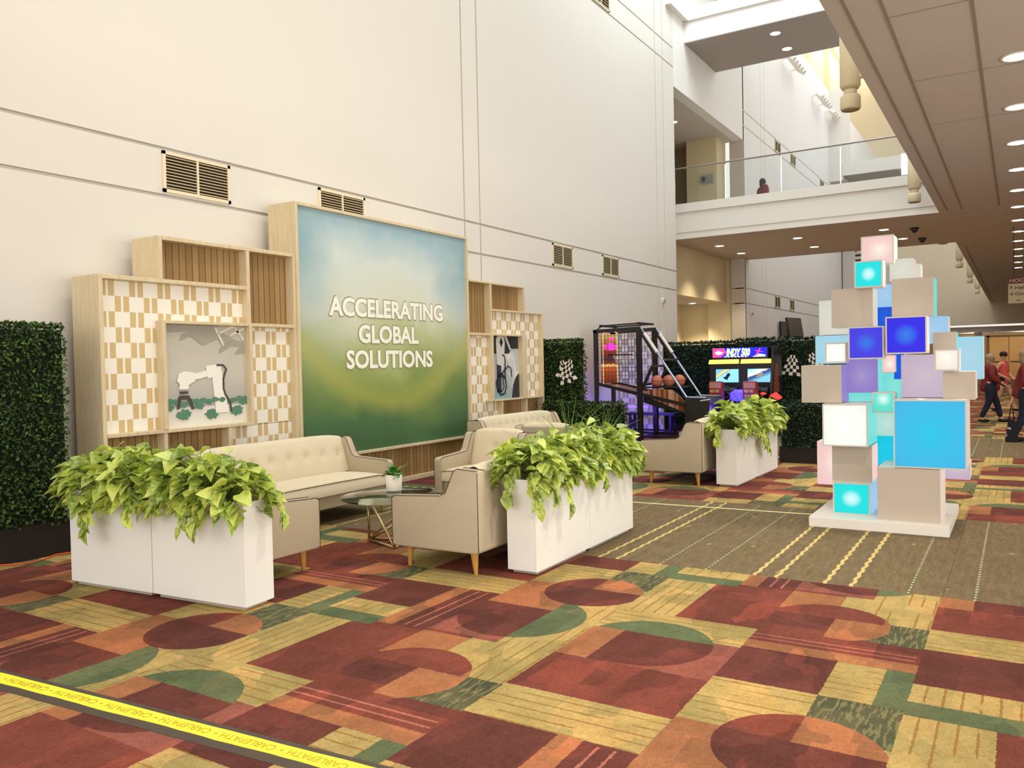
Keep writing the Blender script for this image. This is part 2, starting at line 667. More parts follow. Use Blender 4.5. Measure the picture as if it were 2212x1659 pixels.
    over(AND(A, lt(ys, 2.64), gt(xu, 2.92)), Oo)
    over(AND(A, lt(ys, 2.64), gt(xu, 3.28), gt(ys, 2.38)), Rr)
    B = AND(circ(4.27, 2.62, 0.40), lt(xu, 4.9))
    over(AND(B, lt(xu, 4.44)), Mm)
    over(AND(B, lt(ys, 2.50)), Gg)
    Cc = AND(circ(4.95, 2.46, 0.335), gt(ys, 2.14))
    over(Cc, Mm)
    over(AND(Cc, gt(xu, 5.01)), Oo)
    over(AND(Cc, gt(xu, 5.01), gt(ys, 2.5)), Rr)
    D = AND(circ(4.19, 1.77, 0.365), gt(xu, 3.80))
    over(D, Mm)
    over(AND(D, gt(ys, 1.95)), Oo)
    over(AND(D, gt(xu, 4.31)), Gg)
    # thin pink lines
    def band(v, c, w): return lt(N.m_('ABSOLUTE', N.m_('SUBTRACT', v, c)), w)
    ln = N.m_('MAXIMUM', AND(N.m_('MAXIMUM', gt(xu, 5.6), lt(xu, 2.94)), lt(ys, 1.52), N.m_('MAXIMUM', band(ys, 1.38, 0.007), band(ys, 1.455, 0.007))),
              AND(gt(ys, 2.16), N.m_('MAXIMUM', band(xu, 2.745, 0.007), band(xu, 2.805, 0.007))))
    col = N.mix(N.m_('MULTIPLY', ln, 0.8), col, rgb(176, 112, 98))
    # block mottling in the reds
    vb = N.n('ShaderNodeTexVoronoi', distance='CHEBYCHEV')
    N.lk(N.scale(P, (3.0, 5.2, 1)), vb.inputs['Vector'])
    vb.inputs['Scale'].default_value = 1.0
    vbs = N.sep(vb.outputs['Color'])
    patch = N.ramp(vbs[0], [(0.0, (0.72, 0.76, 0.78, 1)), (0.5, (1, 1, 1, 1)), (1.0, (1.34, 1.14, 1.10, 1))]).outputs[0]
    col = N.mix(0.85, col, patch, 'MULTIPLY')
    big = N.noise(P, 4.0, 5, 0.7)
    col = N.mix(1.0, col, N.ramp(big, [(0.3, (0.78, 0.78, 0.78, 1)), (0.7, (1.18, 1.18, 1.18, 1))]).outputs[0], 'MULTIPLY')
    # dashes in the gold bands
    def dashes(a, b):
        q = N.comb(N.m_('MULTIPLY', a, 3.6), N.m_('MULTIPLY', b, 26.0))
        f1 = N.noise(q, 1.0, 1, 0.4)
        fr = N.m_('FRACT', N.m_('MULTIPLY', b, 13.5))
        return N.m_('MULTIPLY', N.m_('LESS_THAN', fr, 0.15), gt(f1, 0.43))
    dx = AND(dashes(X, Y), lt(alp, 0.25))
    dy = AND(dashes(Y, X), lt(N.m_('ABSOLUTE', N.m_('SUBTRACT', alp, 0.5)), 0.12))
    dg_ = AND(gt(N.noise(N.comb(N.m_('MULTIPLY', X, 9.0), N.m_('MULTIPLY', Y, 60.0)), 1.0, 2, 0.5), 0.54), lt(N.m_('ABSOLUTE', N.m_('SUBTRACT', alp, 0.75)), 0.12))
    col = N.mix(N.m_('MULTIPLY', dg_, 0.6), col, rgb(136, 128, 88))
    col = N.mix(N.m_('MULTIPLY', N.m_('MAXIMUM', dx, dy), 0.7), col, rgb(132, 92, 44))
    # brown aisle bands
    inb = N.m_('MAXIMUM', AND(gt(X, 5.86), lt(X, 8.72)), AND(gt(X, 14.2), lt(X, 17.3)))
    bn = N.noise(N.scale(P, (2.2, 9, 1)), 2.2, 5, 0.75)
    bcol = N.ramp(bn, [(0.3, rgb(99, 85, 63)), (0.7, rgb(127, 111, 85))]).outputs[0]
    wav = N.m_('MULTIPLY', N.m_('SINE', N.m_('MULTIPLY', X, 38.0)), 0.006)
    Yw = N.m_('ADD', Y, wav)
    creams = None
    for c in (2.86, 2.71, 1.63, 1.48, 1.15, 0.98, 4.40, 4.25, 5.9, 5.75, -0.5, -0.65):
        b_ = band(Yw, c, 0.013)
        creams = b_ if creams is None else N.m_('MAXIMUM', creams, b_)
    bcol = N.mix(N.m_('MULTIPLY', creams, 0.9), bcol, rgb(204, 184, 120))
    dots = None
    for c in (2.35, 1.99, 0.63, 0.25, 3.4, 3.75):
        b_ = band(Y, c, 0.007)
        dots = b_ if dots is None else N.m_('MAXIMUM', dots, b_)
    dots = AND(dots, lt(N.m_('FRACT', N.m_('MULTIPLY', X, 14.0)), 0.5))
    bcol = N.mix(N.m_('MULTIPLY', dots, 0.8), bcol, rgb(176, 190, 150))
    bcol = N.mix(N.m_('MULTIPLY', band(Y, 0.43, 0.004), 0.6), bcol, rgb(90, 60, 50))
    blob = N.n('ShaderNodeTexVoronoi')
    N.lk(N.scale(P, (1.5, 2.7, 1)), blob.inputs['Vector'])
    blob.inputs['Scale'].default_value = 1.0
    blob.inputs['Randomness'].default_value = 0.15
    bcol = N.mix(N.m_('MULTIPLY', lt(blob.outputs['Distance'], 0.055), 0.5), bcol, rgb(168, 156, 120))
    gx = AND(gt(X, 7.8), lt(X, 8.45), gt(Y, 5.9))
    gcol = N.mix(AND(band(X, 8.22, 0.03), lt(N.m_('FRACT', N.m_('MULTIPLY', Y, 7.0)), 0.55)), rgb(92, 100, 66), rgb(190, 180, 120))
    bcol = N.mix(gx, bcol, gcol)
    bcol = N.mix(AND(gt(X, 8.45), gt(Y, 5.9)), bcol, rgb(104, 52, 54))
    col = N.mix(inb, col, bcol)
    med = N.noise(P, 38.0, 4, 0.8)
    col = N.mix(1.0, col, N.ramp(med, [(0.3, (0.80, 0.80, 0.80, 1)), (0.7, (1.18, 1.18, 1.18, 1))]).outputs[0], 'MULTIPLY')
    pile = N.noise(P, 190.0, 3, 0.7)
    col = N.mix(1.0, col, N.ramp(pile, [(0.3, (0.66, 0.66, 0.66, 1)), (0.7, (1.30, 1.30, 1.30, 1))]).outputs[0], 'MULTIPLY')
    N.color(col)
    N.bump(pile, 0.35, 0.006)
    return N.m


M['carpet'] = mat_carpet()
struct('floor', MB().box(-6, 62, -7, 9, -0.2, 0), M['carpet'], origin=(0, 0, 0))

# ------------------------------------------------------------------ building shell
WY = 7.6


def wall_y(x0, x1, z0, z1, y=WY, t=0.35, mat=None, grooves_h=(), grooves_v=(), name='wall_left'):
    """wall facing -y with real recessed joints"""
    g = 0.035
    mb = MB()
    xs = [x0] + sorted(grooves_v) + [x1]
    zs = [z0] + sorted(grooves_h) + [z1]
    for i in range(len(xs) - 1):
        for j in range(len(zs) - 1):
            a = xs[i] + (g / 2 if i else 0)
            b = xs[i + 1] - (g / 2 if i < len(xs) - 2 else 0)
            c = zs[j] + (g / 2 if j else 0)
            d = zs[j + 1] - (g / 2 if j < len(zs) - 2 else 0)
            mb.box(a, b, y, y + 0.05, c, d)
    mb.box(x0, x1, y + 0.05, y + t, z0, z1)
    return struct(name, mb, mat or M['wall'])


GH = (3.395, 3.89, 9.185, 9.672)
wall_y(-3.0, 20.5, 0, 14.4, grooves_h=GH, grooves_v=(10.89, 11.34, 19.23, 19.73))
# wall end face beyond: deeper recess
struct('wall_recess', MB().box(20.15, 26.94, 8.26, 8.6, 3.45, 4.9), M['yellow_wall'])
struct('wall_alcove', MB().box(20.15, 27.2, 9.9, 10.2, 0, 3.6).box(27.2, 27.5, 8.6, 10.2, 0, 3.6).box(19.9, 20.15, 7.95, 10.2, 0, 3.6), M['yellow_wall'])
struct('ceiling_alcove', MB().box(20.15, 27.5, 8.6, 10.0, 3.45, 3.6), M['ceiling'])
struct('wall_recess_pier', MB().box(26.95, 27.3, 8.06, 8.9, 0, 4.85), M['yellow_wall'])
# return face at the start of the far wall segment (faces the camera) and the far wall
mb = MB()
for z0, z1 in ((0, 3.378), (3.412, 3.873), (3.907, 9.168), (9.202, 9.655), (9.69, 14.2)):
    mb.box(26.80, 26.9, 7.6, 8.05, z0, z1)
mb.box(26.85, 27.2, 7.61, 8.05, 0, 14.2)
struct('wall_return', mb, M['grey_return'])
wall_y(26.85, 60, 0, 14.2, grooves_h=GH, grooves_v=(29.0, 29.5, 38.6), mat=M['white_wall'], name='wall_left_far')
# lintel over the upper recess, upper room
struct('wall_upper_lintel', MB().box(20.5, 26.85, 7.6, 7.9, 8.70, 14.4), M['white_wall'])
struct('ceiling_upper_room', MB().box(20.5, 26.85, 7.9, 12.0, 8.70, 8.9), M['ceiling'])
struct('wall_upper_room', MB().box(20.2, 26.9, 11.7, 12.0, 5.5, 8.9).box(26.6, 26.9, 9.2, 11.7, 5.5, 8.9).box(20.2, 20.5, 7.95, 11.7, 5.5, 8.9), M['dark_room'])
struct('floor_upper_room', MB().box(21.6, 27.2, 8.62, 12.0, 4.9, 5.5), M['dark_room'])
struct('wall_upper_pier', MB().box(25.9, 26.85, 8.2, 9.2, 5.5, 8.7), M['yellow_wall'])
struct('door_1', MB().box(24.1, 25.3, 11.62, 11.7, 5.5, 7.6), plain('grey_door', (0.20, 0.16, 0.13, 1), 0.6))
# bridges
mb = MB().box(21.42, 27.3, 1.551, 8.259, 4.85, 5.56)
struct('ceiling_bridge', mb, [M['ceiling']])
mb = MB().box(21.36, 21.42, 1.551, 8.4, 4.85, 5.56).box(21.34, 21.36, 1.551, 8.4, 5.02, 5.56)
struct('wall_bridge_fascia', mb, M['wall'])
struct('trim_1', MB().box(21.30, 21.55, 1.56, 8.4, 5.56, 5.79), M['wall'])
mb = MB().box(21.4, 24.05, 1.2, 7.599, 10.08, 10.9)
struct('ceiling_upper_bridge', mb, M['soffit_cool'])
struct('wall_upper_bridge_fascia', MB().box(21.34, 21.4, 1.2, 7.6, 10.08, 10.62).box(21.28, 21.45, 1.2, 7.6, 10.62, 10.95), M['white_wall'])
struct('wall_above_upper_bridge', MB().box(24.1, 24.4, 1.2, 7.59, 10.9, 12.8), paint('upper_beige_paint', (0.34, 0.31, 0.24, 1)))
struct('wall_upper_bridge_end', MB().box(20.0, 21.3, 7.45, 7.6, 10.62, 10.95), M['white_wall'])
# big ceiling over the concourse on the right
mb = MB().box(-6, 60, -7, 1.55, 4.85, 5.6)
struct('ceiling', mb, M['ceiling'])
mb = MB()
for y in (1.37, 1.07, 0.35):
    mb.box(-6, 21.2, y - 0.012, y + 0.012, 4.842, 4.85)
    if y > 1.3:
        mb.box(28.5, 60, y - 0.012, y + 0.012, 4.842, 4.85)
for x in (8.8, 11.0, 13.2):
    mb.box(x - 0.006, x + 0.006, -1.5, 1.07, 4.844, 4.85)
struct('trim_2', mb, M['seam'])
# far end: wall with a lower hall opening
mb = MB()
mb.box(60, 60.4, -7, 12, 3.45, 30)
mb.box(60, 60.4, 5.9, 12, 0, 3.45)
struct('wall_far', mb, M['beige_wall'])
struct('wall_far_hall', MB().box(66, 66.3, -7, 8, 0, 3.5).box(60.4, 66, 5.9, 6.2, 0, 3.45), plain('tan_hall_wall', (0.46, 0.33, 0.17, 1), 0.6))
struct('ceiling_far_hall', MB().box(60.4, 66.3, -7, 6.2, 3.0, 3.3), M['ceiling'])
struct('floor_far_hall', MB().box(62, 66.3, -7, 8, -0.2, 0), M['carpet'], origin=(0, 0, 0))
# clerestory above the far wall
struct('wall_clerestory', MB().box(22, 75, 10.0, 10.3, 13.5, 34), paint('clerestory_paint', (0.86, 0.80, 0.62, 1)))
mb = MB()
for x in (31, 36.5, 42, 47.5, 53, 58):
    mb.box(x, x + 0.35, 9.75, 10.0, 13.5, 34)
struct('trim_4', mb, paint('clerestory_mullion_paint', (0.80, 0.72, 0.50, 1)))
mb = MB()
for z in (17.2, 21.0):
    mb.box(22, 75, 9.8, 10.0, z, z + 0.3)
struct('trim_5', mb, paint('clerestory_rail_paint', (0.84, 0.77, 0.58, 1)))
struct('wall_clerestory_sill', MB().box(26.85, 75, 7.95, 10.0, 14.0, 14.2), M['white_wall'])
struct('wall_right', MB().box(-6, 60, -7.3, -7.0, 0, 5.6), M['wall'])
# distant upper bridge seen through the first railing
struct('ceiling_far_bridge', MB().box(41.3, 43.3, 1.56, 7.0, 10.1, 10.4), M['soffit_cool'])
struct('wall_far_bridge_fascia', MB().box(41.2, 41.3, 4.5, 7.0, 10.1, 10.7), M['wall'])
struct('wall_far_bridge_pier', MB().box(41.25, 43.3, 7.0, 7.599, 9.9, 14.2), M['wall'])
o = struct('window_1', MB().box(41.2, 41.28, 3.1, 4.5, 9.8, 10.75), emis('bright_window', (0.85, 0.93, 1.0, 1), 2.2))

# ------------------------------------------------------------------ wall vents
def vent(x0, x1, z0, z1, label, y=WY, nl=11, group='louvred vents along the tall wall'):
    r = empty('wall_vent', ((x0 + x1) / 2, y, z0), label, 'vent', group)
    f = 0.035
    mb = MB().box(x0, x1, y - 0.02, y, z0, z0 + f).box(x0, x1, y - 0.02, y, z1 - f, z1)
    mb.box(x0, x0 + f, y - 0.02, y, z0, z1).box(x1 - f, x1, y - 0.02, y, z0, z1)
    xm = (x0 + x1) / 2
    mb.box(xm - f / 3, xm + f / 3, y - 0.018, y, z0, z1)
    mk('frame', mb, M['vent_frame'], r)
    mk('duct_opening', MB().box(x0 + f, x1 - f, y - 0.003, y - 0.001, z0 + f, z1 - f), M['vent_dark'], r)
    mb = MB()
    h = (z1 - z0 - 2 * f) / nl
    for i in range(nl):
        z = z0 + f + h * (i + 0.5)
        mb.obox((xm, y - 0.010, z), (1, 0, 0), (0, 0.98, -0.2), (0, 0.2, 0.98), (x1 - x0) / 2 - f, 0.0055, 0.0035)
    mk('louvre_blades', mb, M['vent_slat'], r)
    return r


vent(5.39, 6.25, 3.435, 3.865, 'largest louvred vent high on the wall above the checkered lattice')
vent(7.63, 8.50, 3.435, 3.865, 'louvred vent peeking out above the tall green panel')
vent(13.79, 14.63, 3.435, 3.865, 'louvred vent on the wall, left one of the pair above the basketball game')
vent(16.0, 16.86, 3.435, 3.865, 'louvred vent on the wall, right one of the pair above the basketball game')
vent(30.6, 31.4, 3.435, 3.865, 'small dark vent beyond the bridge, left of the pair above the screens', nl=6)
vent(32.9, 33.65, 3.435, 3.865, 'small dark vent beyond the bridge, right of the pair above the screens', nl=6)
vent(30.9, 31.75, 9.22, 9.64, 'upper vent beyond the bridge, left of the two beside the railing top', nl=6)
vent(33.3, 34.2, 9.22, 9.64, 'upper vent beyond the bridge crossed by the handrail', nl=6)
vent(38.9, 39.8, 9.22, 9.64, 'upper vent low behind the glass railing, farthest right', nl=6)
vent(15.75, 16.6, 9.22, 9.64, 'vent cut off by the top edge, high on the tall wall', nl=6)

# ------------------------------------------------------------------ display wall
FY = 7.04
BY = 7.47
dw = empty('display_wall', (8.3, FY, 0), 'light oak stepped display wall with green slogan graphic, woven lattice and slats', 'display wall')
mb = MB()
t = 0.04


def vst(x0, x1, z0, z1, y0=FY, y1=BY):
    mb.box(x0, x1, y0, y1, z0, z1)


def rail(x0, x1, z0, z1, y0=FY, y1=BY):
    mb.box(x0, x1, y0, y1, z0, z1)


# left wing
vst(4.31, 4.35, 0, 2.45)
rail(4.35, 4.95, 2.41, 2.45)
vst(4.93, 4.97, 2.45, 2.87)
rail(4.97, 6.64, 2.83, 2.87)
rail(4.95, 5.98, 2.41, 2.45)
vst(5.98, 6.025, 2.05, 2.83)
rail(6.025, 6.64, 2.02, 2.055)
vst(6.64, 6.68, 0, 2.87)
vst(4.93, 4.97, 0.99, 2.05, FY - 0.02)
rail(4.97, 5.98, 2.02, 2.05, FY - 0.02)
vst(5.98, 6.02, 0.95, 2.05, FY - 0.02)
rail(4.35, 6.02, 0.955, 0.99, FY - 0.01)
vst(4.93, 4.97, 0.12, 0.955)
vst(5.69, 5.735, 0.12, 0.955)
rail(4.35, 6.64, 0, 0.12, FY + 0.01)
# tower
mb.box(6.68, 6.72, FY - 0.02, BY, 0, 3.475)
mb.box(10.09, 10.125, FY - 0.02, BY, 0, 3.475)
rail(6.72, 10.09, 3.435, 3.475, FY - 0.02)
rail(6.72, 10.09, 0.465, 0.50, FY - 0.02)
rail(6.72, 10.09, 0, 0.06, FY)
# right wing
rail(10.125, 11.80, 2.82, 2.85)
vst(10.74, 10.78, 2.03, 2.82)
vst(11.76, 11.80, 2.43, 2.82)
rail(10.78, 12.40, 2.40, 2.43)
vst(12.36, 12.40, 0, 2.40)
rail(10.125, 10.74, 2.01, 2.045)
vst(10.74, 10.78, 0.98, 2.04, FY - 0.02)
rail(10.78, 11.66, 2.01, 2.04, FY - 0.02)
vst(11.66, 11.79, 0.98, 2.04, FY - 0.02)
rail(10.68, 12.36, 0.97, 1.0, FY - 0.01)
vst(11.03, 11.06, 0.12, 0.97)
vst(11.79, 11.82, 0.12, 0.97)
rail(10.125, 12.36, 0, 0.12, FY + 0.01)
mk('oak_frame', mb, M['oak'], dw, bevel=0.003, seg=1)
mk('back_panel', MB().box(4.35, 6.68, BY - 0.02, BY, 0, 2.41).box(4.97, 6.64, BY - 0.02, BY, 2.41, 2.83).box(6.72, 10.09, BY - 0.02, BY, 0, 3.43).box(10.13, 12.36, BY - 0.02, BY, 0, 2.40), M['oak'], dw)
LR, SR = FY + 0.09, FY + 0.12
for (x0, x1, z0, z1) in ((4.35, 5.98, 2.05, 2.415), (4.35, 4.93, 0.99, 2.05), (6.02, 6.64, 0.95, 2.02), (5.735, 6.64, 0.12, 0.955),
                         (10.78, 12.36, 2.04, 2.40), (11.79, 12.36, 1.0, 2.04), (10.125, 10.74, 0.98, 2.01), (10.125, 11.03, 0.12, 0.98)):
    mk('woven_lattice', MB().box(x0, x1, LR, LR + 0.02, z0, z1), M['lattice'], dw)
for (x0, x1, z0, z1) in ((4.97, 5.98, 2.45, 2.83), (6.025, 6.64, 2.055, 2.83), (4.35, 4.93, 0.12, 0.955), (4.97, 5.69, 0.12, 0.955),
                         (6.72, 10.09, 0.06, 0.465), (10.125, 10.74, 2.045, 2.82), (10.78, 11.76, 2.43, 2.82), (11.06, 11.79, 0.12, 0.97), (11.82, 12.36, 0.12, 0.97)):
    mk('slat_panel', MB().box(x0, x1, (SR if z0 > 0.1 else FY + 0.04), SR + 0.02, z0, z1), M['slat'], dw)


def mat_graphic():
    N = NT('green_sky_graphic', 0.45, 0.3)
    g = N.sep(N.gen())
    x, z = g[0], g[2]
    nz = N.noise(N.comb(x, z, 0.0), 2.2, 4, 0.55)
    zz = N.m_('ADD', z, N.m_('MULTIPLY', N.m_('SUBTRACT', nz, 0.5), 0.55))
    base = N.ramp(zz, [(0.0, rgb(44, 92, 46)), (0.10, rgb(60, 108, 52)), (0.22, rgb(112, 138, 56)), (0.36, rgb(152, 166, 88)),
                       (0.48, rgb(184, 192, 140)), (0.60, rgb(216, 220, 200)), (0.76, rgb(212, 222, 214)), (1.0, rgb(150, 186, 200))]).outputs[0]
    # darker sides and lower corners of the printed picture
    dx = N.m_('ABSOLUTE', N.m_('SUBTRACT', x, 0.5))
    e = N.ramp(N.m_('ADD', dx, N.m_('MULTIPLY', N.m_('SUBTRACT', nz, 0.5), 0.5)), [(0.25, (0, 0, 0, 1)), (0.5, (1, 1, 1, 1))]).outputs[0]
    low = N.ramp(z, [(0.0, (1, 1, 1, 1)), (0.42, (0.3, 0.3, 0.3, 1)), (0.75, (0, 0, 0, 1))]).outputs[0]
    f = N.m_('MULTIPLY', N.m_('MULTIPLY', e, low), 0.85)
    base = N.mix(f, base, rgb(46, 96, 54))
    hi = N.ramp(z, [(0.45, (0, 0, 0, 1)), (0.8, (1, 1, 1, 1))]).outputs[0]
    base = N.mix(N.m_('MULTIPLY', N.m_('MULTIPLY', e, hi), 0.75), base, rgb(126, 168, 180))
    # yellow swoops
    dz = N.m_('SUBTRACT', z, N.m_('ADD', 0.20, N.m_('MULTIPLY', N.m_('MULTIPLY', dx, dx), 1.1)))
    sw = N.ramp(N.m_('ABSOLUTE', N.m_('ADD', dz, N.m_('MULTIPLY', N.m_('SUBTRACT', nz, 0.5), 0.1))), [(0.0, (1, 1, 1, 1)), (0.09, (0, 0, 0, 1))]).outputs[0]
    base = N.mix(N.m_('MULTIPLY', sw, 0.45), base, rgb(186, 180, 74))
    fib = N.noise(N.comb(x, z, 0.0), 300.0, 1)
    base = N.mix(N.m_('MULTIPLY', fib, 0.10), base, rgb(240, 240, 230))
    N.color(base)
    return N.m


mk('printed_graphic', MB().box(6.72, 10.09, FY + 0.02, FY + 0.05, 0.50, 3.435), mat_graphic(), dw)
mat_letter = plain('white_print', rgb(252, 250, 238), 0.4)
mat_outline = plain('olive_print_outline', rgb(158, 158, 106), 0.6)
for m_i, (off, yy, nm, mm) in enumerate(((0.052, FY + 0.018, 'letter_outline', mat_outline), (0.034, FY + 0.014, 'slogan_letters', mat_letter))):
    mb = MB()
    for txt, x0, x1, z0 in (('ACCELERATING', 7.215, 9.50, 2.187), ('GLOBAL', 7.725, 8.93, 1.857), ('SOLUTIONS', 7.495, 9.24, 1.535)):
        g = 0.0 if m_i else 0.014
        put_text(mb, txt, (x0 - g, yy, z0 - g), (1, 0, 0), (0, 0, 1), x1 - x0 + 2 * g, 0.238 + 2 * g, off)
    o = mk(nm, mb, mm, dw, fixn=False)
    if m_i:
        o['label'] = 'white capital letters of the slogan'


# robot arm photograph
pr = mk('robot_arm_picture', MB().box(4.97, 5.98, FY + 0.06, FY + 0.08, 0.99, 2.02), None, dw)


def mat_photo_bg(kind):
    N = NT('printed_photo_' + kind, 0.5, 0.25)
    g = N.sep(N.gen())
    x, z = g[0], g[2]
    if kind == 'greenhouse':
        c = N.ramp(z, [(0.0, rgb(240, 236, 224)), (0.19, rgb(232, 228, 218)), (0.20, rgb(176, 176, 168)), (0.5, rgb(206, 200, 188)), (1.0, rgb(198, 192, 176))]).outputs[0]
        nz = N.noise(N.comb(x, z, 0), 14, 3)
        c = N.mix(N.m_('MULTIPLY', nz, 0.2), c, rgb(180, 176, 166))
    else:
        nz = N.noise(N.comb(x, z, 0), 3, 3)
        c = N.ramp(N.m_('ADD', N.m_('SUBTRACT', 1.3, N.m_('ADD', x, z)), nz), [(0.2, rgb(196, 200, 200)), (0.5, rgb(232, 232, 226)), (0.9, rgb(170, 176, 176))]).outputs[0]
    N.color(c)
    return N.m


pr.data.materials.clear()
pr.data.materials.append(mat_photo_bg('greenhouse'))
PY = FY + 0.058


def P2(u, v):  # picture coordinates 0..1 -> scene
    return (4.97 + u * 1.01, 0.99 + v * 1.03)


FLATN = [0]


def flat(mbx, poly, y, th=0.003):
    FLATN[0] += 1
    mbx.prism([P2(*p) for p in poly], 'y', y - th - 0.0003 * (FLATN[0] % 8), y)


def ribbon(pts, w):
    L, R = [], []
    for i, p in enumerate(pts):
        a = Vector(pts[max(i - 1, 0)]); b = Vector(pts[min(i + 1, len(pts) - 1)])
        d = (b - a).normalized()
        n = Vector((-d.y, d.x))
        L.append(tuple(Vector(p) + n * w)); R.append(tuple(Vector(p) - n * w))
    return L, R


def strip(mbx, pts, w, y, th=0.003, conv=None):
    conv = conv or P2
    L, R = ribbon(pts, w)
    for i in range(len(pts) - 1):
        mbx.prism([conv(*L[i]), conv(*L[i + 1]), conv(*R[i + 1]), conv(*R[i])], 'y', y - th, y)


mb = MB()
for q in (((0.0, 0.995), (0.40, 0.995), (0.34, 0.93), (0.0, 0.92)), ((0.34, 0.93), (0.40, 0.995), (0.66, 0.995), (0.62, 0.93)),
          ((0.20, 0.84), (0.22, 0.90), (0.40, 0.96), (0.44, 0.93), (0.27, 0.87)), ((0.30, 0.90), (0.62, 0.95), (0.66, 0.91), (0.46, 0.80)),
          ((0.46, 0.80), (0.48, 0.83), (0.66, 0.91), (0.70, 0.88)), ((0.62, 0.90), (0.70, 0.93), (0.86, 0.86), (0.70, 0.80)),
          ((0.66, 0.72), (0.68, 0.78), (0.78, 0.83), (0.82, 0.80)), ((0.76, 0.80), (0.84, 0.86), (0.985, 0.84), (0.985, 0.78)), ((0.86, 0.71), (0.90, 0.76), (0.985, 0.80), (0.985, 0.72))):
    flat(mb, q, PY)
o = mk('roof_shapes', mb, plain('photo_grey_roof', rgb(168, 162, 148), 0.6), pr)
mb = MB()
for a, b in (((0.62, 0.98), (0.72, 0.80)), ((0.66, 0.92), (0.86, 1.0)), ((0.80, 0.90), (0.99, 0.98)), ((0.86, 0.99), (0.98, 0.86))):
    strip(mb, [a, b], 0.012, PY - 0.003)
mk('roof_ribs', mb, plain('photo_white_ribs', rgb(228, 222, 208), 0.6), pr)
mb = MB()
flat(mb, [(0.60, 0.12), (0.76, 0.12), (0.68, 0.56), (0.56, 0.56)], PY - 0.003)
strip(mb, [(0.66, 0.53), (0.62, 0.545), (0.56, 0.54), (0.50, 0.53)], 0.062, PY - 0.005)
strip(mb, [(0.50, 0.52), (0.42, 0.50), (0.34, 0.49)], 0.030, PY - 0.006)
flat(mb, [(0.15, 0.45), (0.17, 0.52), (0.24, 0.545), (0.34, 0.53), (0.36, 0.45), (0.28, 0.41), (0.19, 0.41)], PY - 0.007)
flat(mb, [(0.17, 0.37), (0.18, 0.42), (0.28, 0.42), (0.28, 0.37)], PY - 0.007)
mk('robot_arm', mb, plain('photo_white_robot', rgb(246, 242, 232), 0.5), pr)
mb = MB()
strip(mb, [(0.62, 0.60), (0.70, 0.60), (0.74, 0.56), (0.70, 0.46), (0.70, 0.36), (0.72, 0.30), (0.78, 0.22), (0.79, 0.12)], 0.010, PY - 0.009)
flat(mb, [(0.18, 0.325), (0.18, 0.35), (0.27, 0.35), (0.27, 0.325)], PY - 0.009)
flat(mb, [(0.14, 0.18), (0.16, 0.29), (0.18, 0.31), (0.28, 0.31), (0.31, 0.26), (0.34, 0.17), (0.31, 0.17), (0.27, 0.27), (0.19, 0.27), (0.17, 0.18)], PY - 0.009)
mk('gripper_and_cable', mb, plain('photo_dark_grey', rgb(78, 74, 68), 0.5), pr)
mb = MB()
random.seed(5)
for cx, cy, r in ((0.22, 0.12, 0.10), (0.55, 0.115, 0.10), (0.86, 0.13, 0.10), (0.40, 0.20, 0.07), (0.05, 0.20, 0.07), (0.52, 0.24, 0.055), (0.95, 0.22, 0.07), (0.82, 0.24, 0.05), (0.68, 0.25, 0.05), (0.30, 0.25, 0.05), (0.13, 0.25, 0.05), (0.02, 0.12, 0.03), (0.45, 0.255, 0.05), (0.60, 0.255, 0.05), (0.22, 0.22, 0.06), (0.90, 0.255, 0.05), (0.97, 0.255, 0.04), (0.75, 0.235, 0.05), (0.37, 0.25, 0.05), (0.06, 0.26, 0.05)):
    pl = []
    nn = 18
    for k in range(nn):
        a = 2 * pi * k / nn
        rr = r * (0.72 + 0.3 * random.random()) * (1.0 if k % 2 else 0.82)
        pl.append((min(0.995, max(0.005, cx + rr * cos(a))), max(0.03, cy + rr * 0.62 * sin(a))))
    flat(mb, pl, PY - 0.0045, 0.002)
mk('green_crops', mb, plain('photo_teal_crops', rgb(92, 138, 112), 0.6, noise=0.35, nscale=30), pr)

# electric car charging photograph
pc = mk('car_charging_picture', MB().box(10.78, 11.66, FY + 0.06, FY + 0.08, 1.0, 2.01), mat_photo_bg('car'), dw)


def P3(u, v):
    return (10.78 + u * 0.88, 1.0 + v * 1.01)


def flat3(mbx, poly, y, th=0.003):
    mbx.prism([P3(*p) for p in poly], 'y', y - th, y)


mb = MB()
flat3(mb, [(0.0, 0.74), (0.0, 1.0), (0.98, 1.0), (0.98, 0.80), (0.78, 0.80), (0.72, 0.80), (0.64, 0.72), (0.18, 0.72)], PY)
flat3(mb, [(0.22, 0.1), (0.22, 0.62), (0.36, 0.62), (0.36, 0.1)], PY)
flat3(mb, [(0.72, 0.0), (0.78, 0.22), (0.88, 0.34), (0.99, 0.40), (0.99, 0.0)], PY)
mk('car_window_and_tyre', mb, plain('photo_charcoal', rgb(52, 54, 54), 0.4), pc)
mb = MB()
flat3(mb, [(0.22, 0.55), (0.20, 0.95), (0.25, 1.0), (0.46, 1.0), (0.50, 0.9), (0.46, 0.6), (0.38, 0.52)], PY - 0.004)
flat3(mb, [(0.60, 0.52), (0.62, 0.62), (0.70, 0.66), (0.78, 0.62), (0.82, 0.52), (0.74, 0.44), (0.66, 0.46)], PY - 0.004)
flat3(mb, [(0.48, 1.0), (0.56, 1.0), (0.72, 0.78), (0.66, 0.78)], PY - 0.004)
mk('charging_gun', mb, plain('photo_pale_grey', rgb(214, 212, 202), 0.4), pc)
mb = MB()
